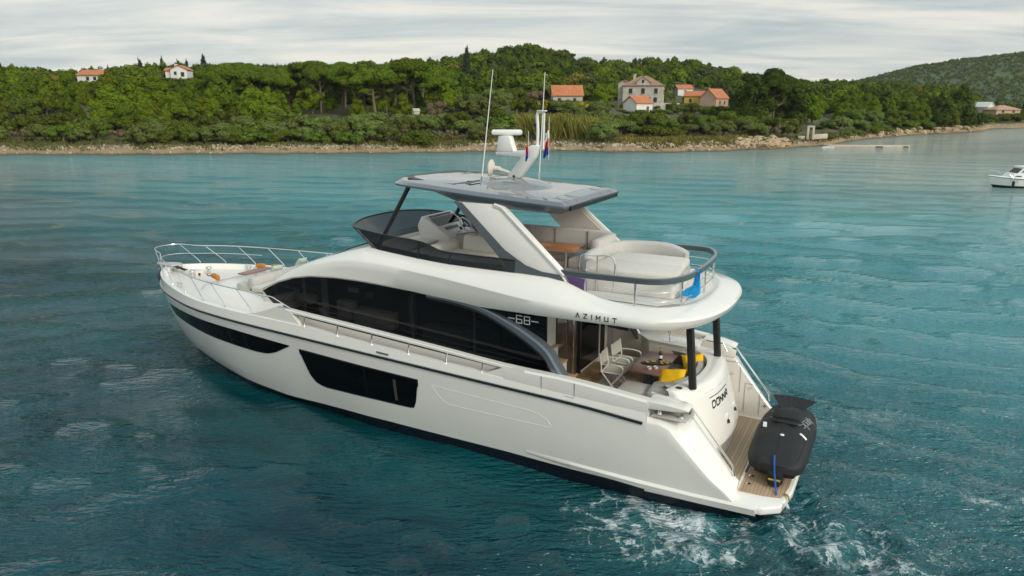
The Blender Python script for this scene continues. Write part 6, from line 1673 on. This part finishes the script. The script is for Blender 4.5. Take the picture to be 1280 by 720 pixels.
# blue cloth over the flybridge rail
T = aboard('towel', 'bright blue cloth hanging from the slate flybridge rail', 'cloth', 2.34, .72, 4.5, R(-65))
b = B(); rows = []
for k, (z, w_, ox) in enumerate(((.0, .08, .06), (.075, .10, .0), (.02, .11, -.06), (-.12, .12, -.075), (-.26, .17, -.08), (-.34, .30, -.07), (-.43, .42, -.06), (-.52, .36, -.05))):
    sh = .10 * max(0, k - 4)
    rows.append([(ox - .02 * math.sin(q * 2.4 + k), -w_ / 2 + w_ * q / 8 + sh * .6 * (1), z - .03 * math.sin(q * .8) * (k > 5)) for q in range(9)])
b.grid(rows); b.build('fabric', M_cyan, T, smooth=60)

# ---------------------------------------------------------------- covered jet ski athwart the platform (its bow points to port)
T = aboard('jet_ski', 'jet ski under a black fitted cover on the bathing platform', 'jet ski', .42, -.12, .41, R(90))
T.scale = (.96, .96, .96)
# local x runs to port (towards the ski's bow), local y to the stern
secs = [(-1.55, .30, .58, .64), (-1.45, .47, .48, .72), (-1.1, .57, .42, .78), (-.6, .62, .40, .84), (-.1, .63, .40, .87), (.4, .62, .40, .86), (.85, .61, .41, .78), (1.2, .57, .43, .70), (1.42, .48, .46, .63), (1.54, .34, .50, .56)]
secs = [tuple(v) for v in zip(*[stab([(s[0], s[k]) for s in secs], 4) and [stab([(s[0], s[k]) for s in secs], 6)(x) for x in lin(-1.55, 1.54, 30)] for k in range(4)])]
def ridge(x): return .17 * math.exp(-((x + .25) / .42) ** 2) + .05 * math.exp(-((x + .95) / .3) ** 2)
rows = []
for (x, hw, zb, zt) in secs:
    r = []
    for k in range(25):
        a = math.pi * k / 24; c, s = math.cos(a), math.sin(a)
        y = hw * (abs(c) ** .55) * (1 if c > 0 else -1)
        z = zb - .04 + (zt - zb) * (s ** .85) + ridge(x) * math.exp(-(y / .17) ** 2) * s - .018 * math.sin(x * 9 + y * 4) * s
        if k in (0, 24): z = zb - .16
        r.append((x, y * (1.0 if 0 < k < 24 else .94), z))
    rows.append(r)
cov = B().grid(rows, caps=True).build('cover', M_cloth, T, smooth=50)
rows = []
for (x, hw, zb, zt) in secs[2:-2]:
    rows.append([(x * .98, -hw * .86, zb - .1), (x * .98, -hw * .74, zb - .28), (x * .98, 0, zb - .40 + .1 * (abs(x) / 1.5) ** 4), (x * .98, hw * .74, zb - .28), (x * .98, hw * .86, zb - .1)])
B().grid(rows, caps=True, cv=True).build('hull', M_rub, T)
# handlebar hump, mirror pad, hem seams
b = B(); b.box((-.12, 0, .96), (.34, .60, .14), .06, rot=(0, .25, 0)); b.build('handlebar_cover', M_cloth, cov)
b = B(); b.prism([(.02, .94), (.16, .90), (.16, .86), (.02, .88)], -.27, .27, 'y', r=.01); b.build('cover_fold', M_rub, cov)
def top_z(x, y):
    hw, zb, zt = [float(np.interp(x, [s[0] for s in secs], [s[k] for s in secs])) for k in (1, 2, 3)]
    c = min(1, abs(y) / hw) ** (1 / .55); s = math.sqrt(max(0, 1 - c * c))
    return zb - .04 + (zt - zb) * (s ** .85) + ridge(x) * math.exp(-(y / .17) ** 2) * s - .018 * math.sin(x * 9 + y * 4) * s
B().tube([(x, 0.0, top_z(x, 0) + .002) for x in lin(.3, 1.45, 14)], .007, 5).build('seam', M_rub, cov)
for sg in (1, -1):
    B().tube([(x, sg * float(np.interp(x, [s[0] for s in secs], [s[1] for s in secs])) * .80, top_z(x, sg * float(np.interp(x, [s[0] for s in secs], [s[1] for s in secs])) * .80) + .002) for x in lin(-1.3, 1.35, 24)], .006, 5).build('seam', M_rub, cov)
# fan shaped vent flap at the far end
rows = []
for k, (z, w_, xo) in enumerate(((.70, .22, -.98), (.77, .28, -1.10), (.83, .37, -1.22), (.88, .46, -1.33), (.91, .50, -1.38))):
    rows.append([(xo - .09 * (1 - (q / 10) ** 2) + .012 * math.sin(q * 2.1) * k / 4, w_ * q / 10, z + .010 * math.sin(q * 2.1) * k / 4) for q in range(-10, 11)])
b = B().grid(rows); b.grid([[(x + .05, y * .96, z - .01) for x, y, z in r] for r in rows]); b.build('flared_flap', M_rub, cov, smooth=60)
def decal(path_list, x0, y0, ang, size, w_, mat_, name):
    b = B(); ca, sa = math.cos(ang), math.sin(ang)
    for path in path_list:
        for (a0, c0), (a1, c1) in zip(path[:-1], path[1:]):
            pts = []
            for k in range(4):
                a = (a0 + (a1 - a0) * k / 3) * size; c = (c0 + (c1 - c0) * k / 3) * size
                x = x0 + a * ca - c * sa; y = y0 + a * sa + c * ca
                pts.append((x, y, top_z(x, y) + .014))
            b.bar(pts, w_, .006)
    return b.build(name, mat_, cov, smooth=0)
sw = word('Spark', .22, .25)
decal(sw, -.75, -.34, R(4), .17, .024, M_grey, 'logo')
decal(sw, .05, .40, R(168), .20, .024, M_grey, 'logo')
decal([[(0, 0), (1, 0)]], .12, -.42, R(8), .22, .08, M_slabel, 'warning_label')
decal([[(0, 0), (1, 0)]], .42, .36, R(75), .15, .07, M_slabel, 'warning_label')
B().lathe((.62, .02, top_z(.62, .02)), [(.045, -.01), (.045, .008), (.03, .012), (.005, .012)], 16).build('vent_cap', M_white, cov)
B().box((1.33, -.36, .50), (.10, .10, .07), .01, rot=(0, 0, .5)).build('tag', M_slabel, cov)
# chock and blue tie-down strap at its bow
ch = B(); ch.box((1.42, .06, .22), (.26, .32, .34), .06); ch.box((1.55, .06, .14), (.12, .24, .2), .04); cho = ch.build('bow_chock', M_rub, T)
B().tube([(1.60, -.06, .2), (1.60, .18, .2)], .022, 8).build('roller', M_gold, cho)
B().bar(cr([(1.40, .0, .66), (1.52, .02, .56), (1.58, .05, .36), (1.70, .12, .05), (1.86, .16, .015)], 4), .034, .018, up=(1, 0, 1)).build('tie_strap', mat('blue_webbing', (.01, .10, .42), .7), T)
for x in (-.8, .8): B().box((x, 0, .06), (.14, .8, .12), .02).build('cradle', M_rub, T)

# ---------------------------------------------------------------- the small cabin boat moored off to the right
Yb = 69.4; Xb = (1240 - 640) / FPX * (Yb * CP + CAM_H * SP)
T = thing('cabin_boat', 'small white cabin cruiser lying at anchor at the right', 'motorboat', (Xb + 3.1, Yb + .6, 0), R(174))
rows = []
for i in range(15):
    s = i / 14; x = -3.1 + 6.2 * s; hw = 1.15 * (1 - max(0, (s - .45) / .55) ** 2.2) + .02; sh = .82 + .30 * s * s; kx = x - .55 * s ** 6
    rows.append([(kx, 0, -.35 + .2 * s ** 4), (kx, -hw * .8, -.05 + .15 * s ** 3), (kx + .2 * s ** 5, -hw * .9, .18 + .1 * s ** 3), (x, -hw, sh - .08), (x, -hw * 1.03, sh - .05), (x, -hw * .94, sh), (x, 0, sh + .06), (x, hw * .94, sh), (x, hw * 1.03, sh - .05), (x, hw, sh - .08), (kx + .2 * s ** 5, hw * .9, .18 + .1 * s ** 3), (kx, hw * .8, -.05 + .15 * s ** 3)])
b = B().grid(rows, cv=True, caps=True); k = 12
b.m = [(1 if (j in (0, 1, 10, 11)) else 0) for i in range(14) for j in range(12)] + [0, 0]
hb = b.build('hull', [M_white, M_navy], T, smooth=35)
B().bar([(r[4][0], r[4][1] - .02, r[4][2]) for r in rows], .03, .05).build('rubbing_strake', M_slate, hb); B().bar([(r[8][0], r[8][1] + .02, r[8][2]) for r in rows], .03, .05).build('rubbing_strake', M_slate, hb)
cb = B().prism([(-1.7, .8), (1.5, .9), (1.15, 1.35), (.85, 1.38), (.35, 1.95), (-1.7, 1.95)], -.85, .85, 'y', r=.06).build('cabin', M_white, T, smooth=30)
B().prism([(-2.1, 1.93), (.45, 1.95), (.35, 2.02), (-2.1, 2.02)], -.92, .92, 'y', r=.02).build('roof', M_white, cb)
for s in (-1, 1):
    for q in (((.05, 1.45), (.62, 1.45), (.28, 1.82), (.05, 1.82)), ((-.75, 1.45), (-.05, 1.45), (-.05, 1.82), (-.75, 1.82)), ((-1.5, 1.45), (-.85, 1.45), (-.85, 1.82), (-1.5, 1.82))):
        B().prism(q, s * .84, s * .865, 'y').build('window', M_slatel, cb, smooth=0)
    B().prism([(.5, 1.05), (1.1, 1.08), (1.0, 1.17), (.5, 1.16)], s * .84, s * .862, 'y').build('porthole', M_black, cb, smooth=0)
B().prism([(-.7, .01), (-.7, .6), (.7, .6), (.7, .01)], 0, .02, 'x').build('windscreen', M_glass, cb, smooth=0).data.transform(Matrix.Translation((.87, 0, 1.38)) @ Matrix.Rotation(R(-42), 4, 'Y'))
B().tube(cr([(1.3, 1.0, 1.0), (1.8, .85, 1.4), (2.7, .4, 1.55), (3.15, 0, 1.58), (2.7, -.4, 1.55), (1.8, -.85, 1.4), (1.3, -1.0, 1.0)], 4), .02, 6).build('bow_rail', M_steel, T)
b = B(); b.box((-3.3, 0, .75), (.4, .4, .55), .1); b.box((-3.35, 0, .3), (.2, .16, .7), .05); b.build('outboard', M_slate, T)
for x, wh in ((1.3, 'left one of two'), (-.3, 'right one of two')):
    F_ = thing('fender', f'dark fender hanging on the small cabin cruiser, {wh}', 'fender', T.matrix_basis @ Vector((x, 1.13, .52)), R(174), 'fenders of the cabin cruiser')
    B().tube(cr([(0, 0, -.25), (0, .02, -.2), (0, .03, .1), (0, 0, .18)], 3), [.03, .10, .12, .12, .12, .12, .12, .1, .08, .03], 10).build('body', M_black, F_)
    B().tube([(0, 0, .18), (0, -.1, .36)], .012, 5).build('rope', M_white, F_)
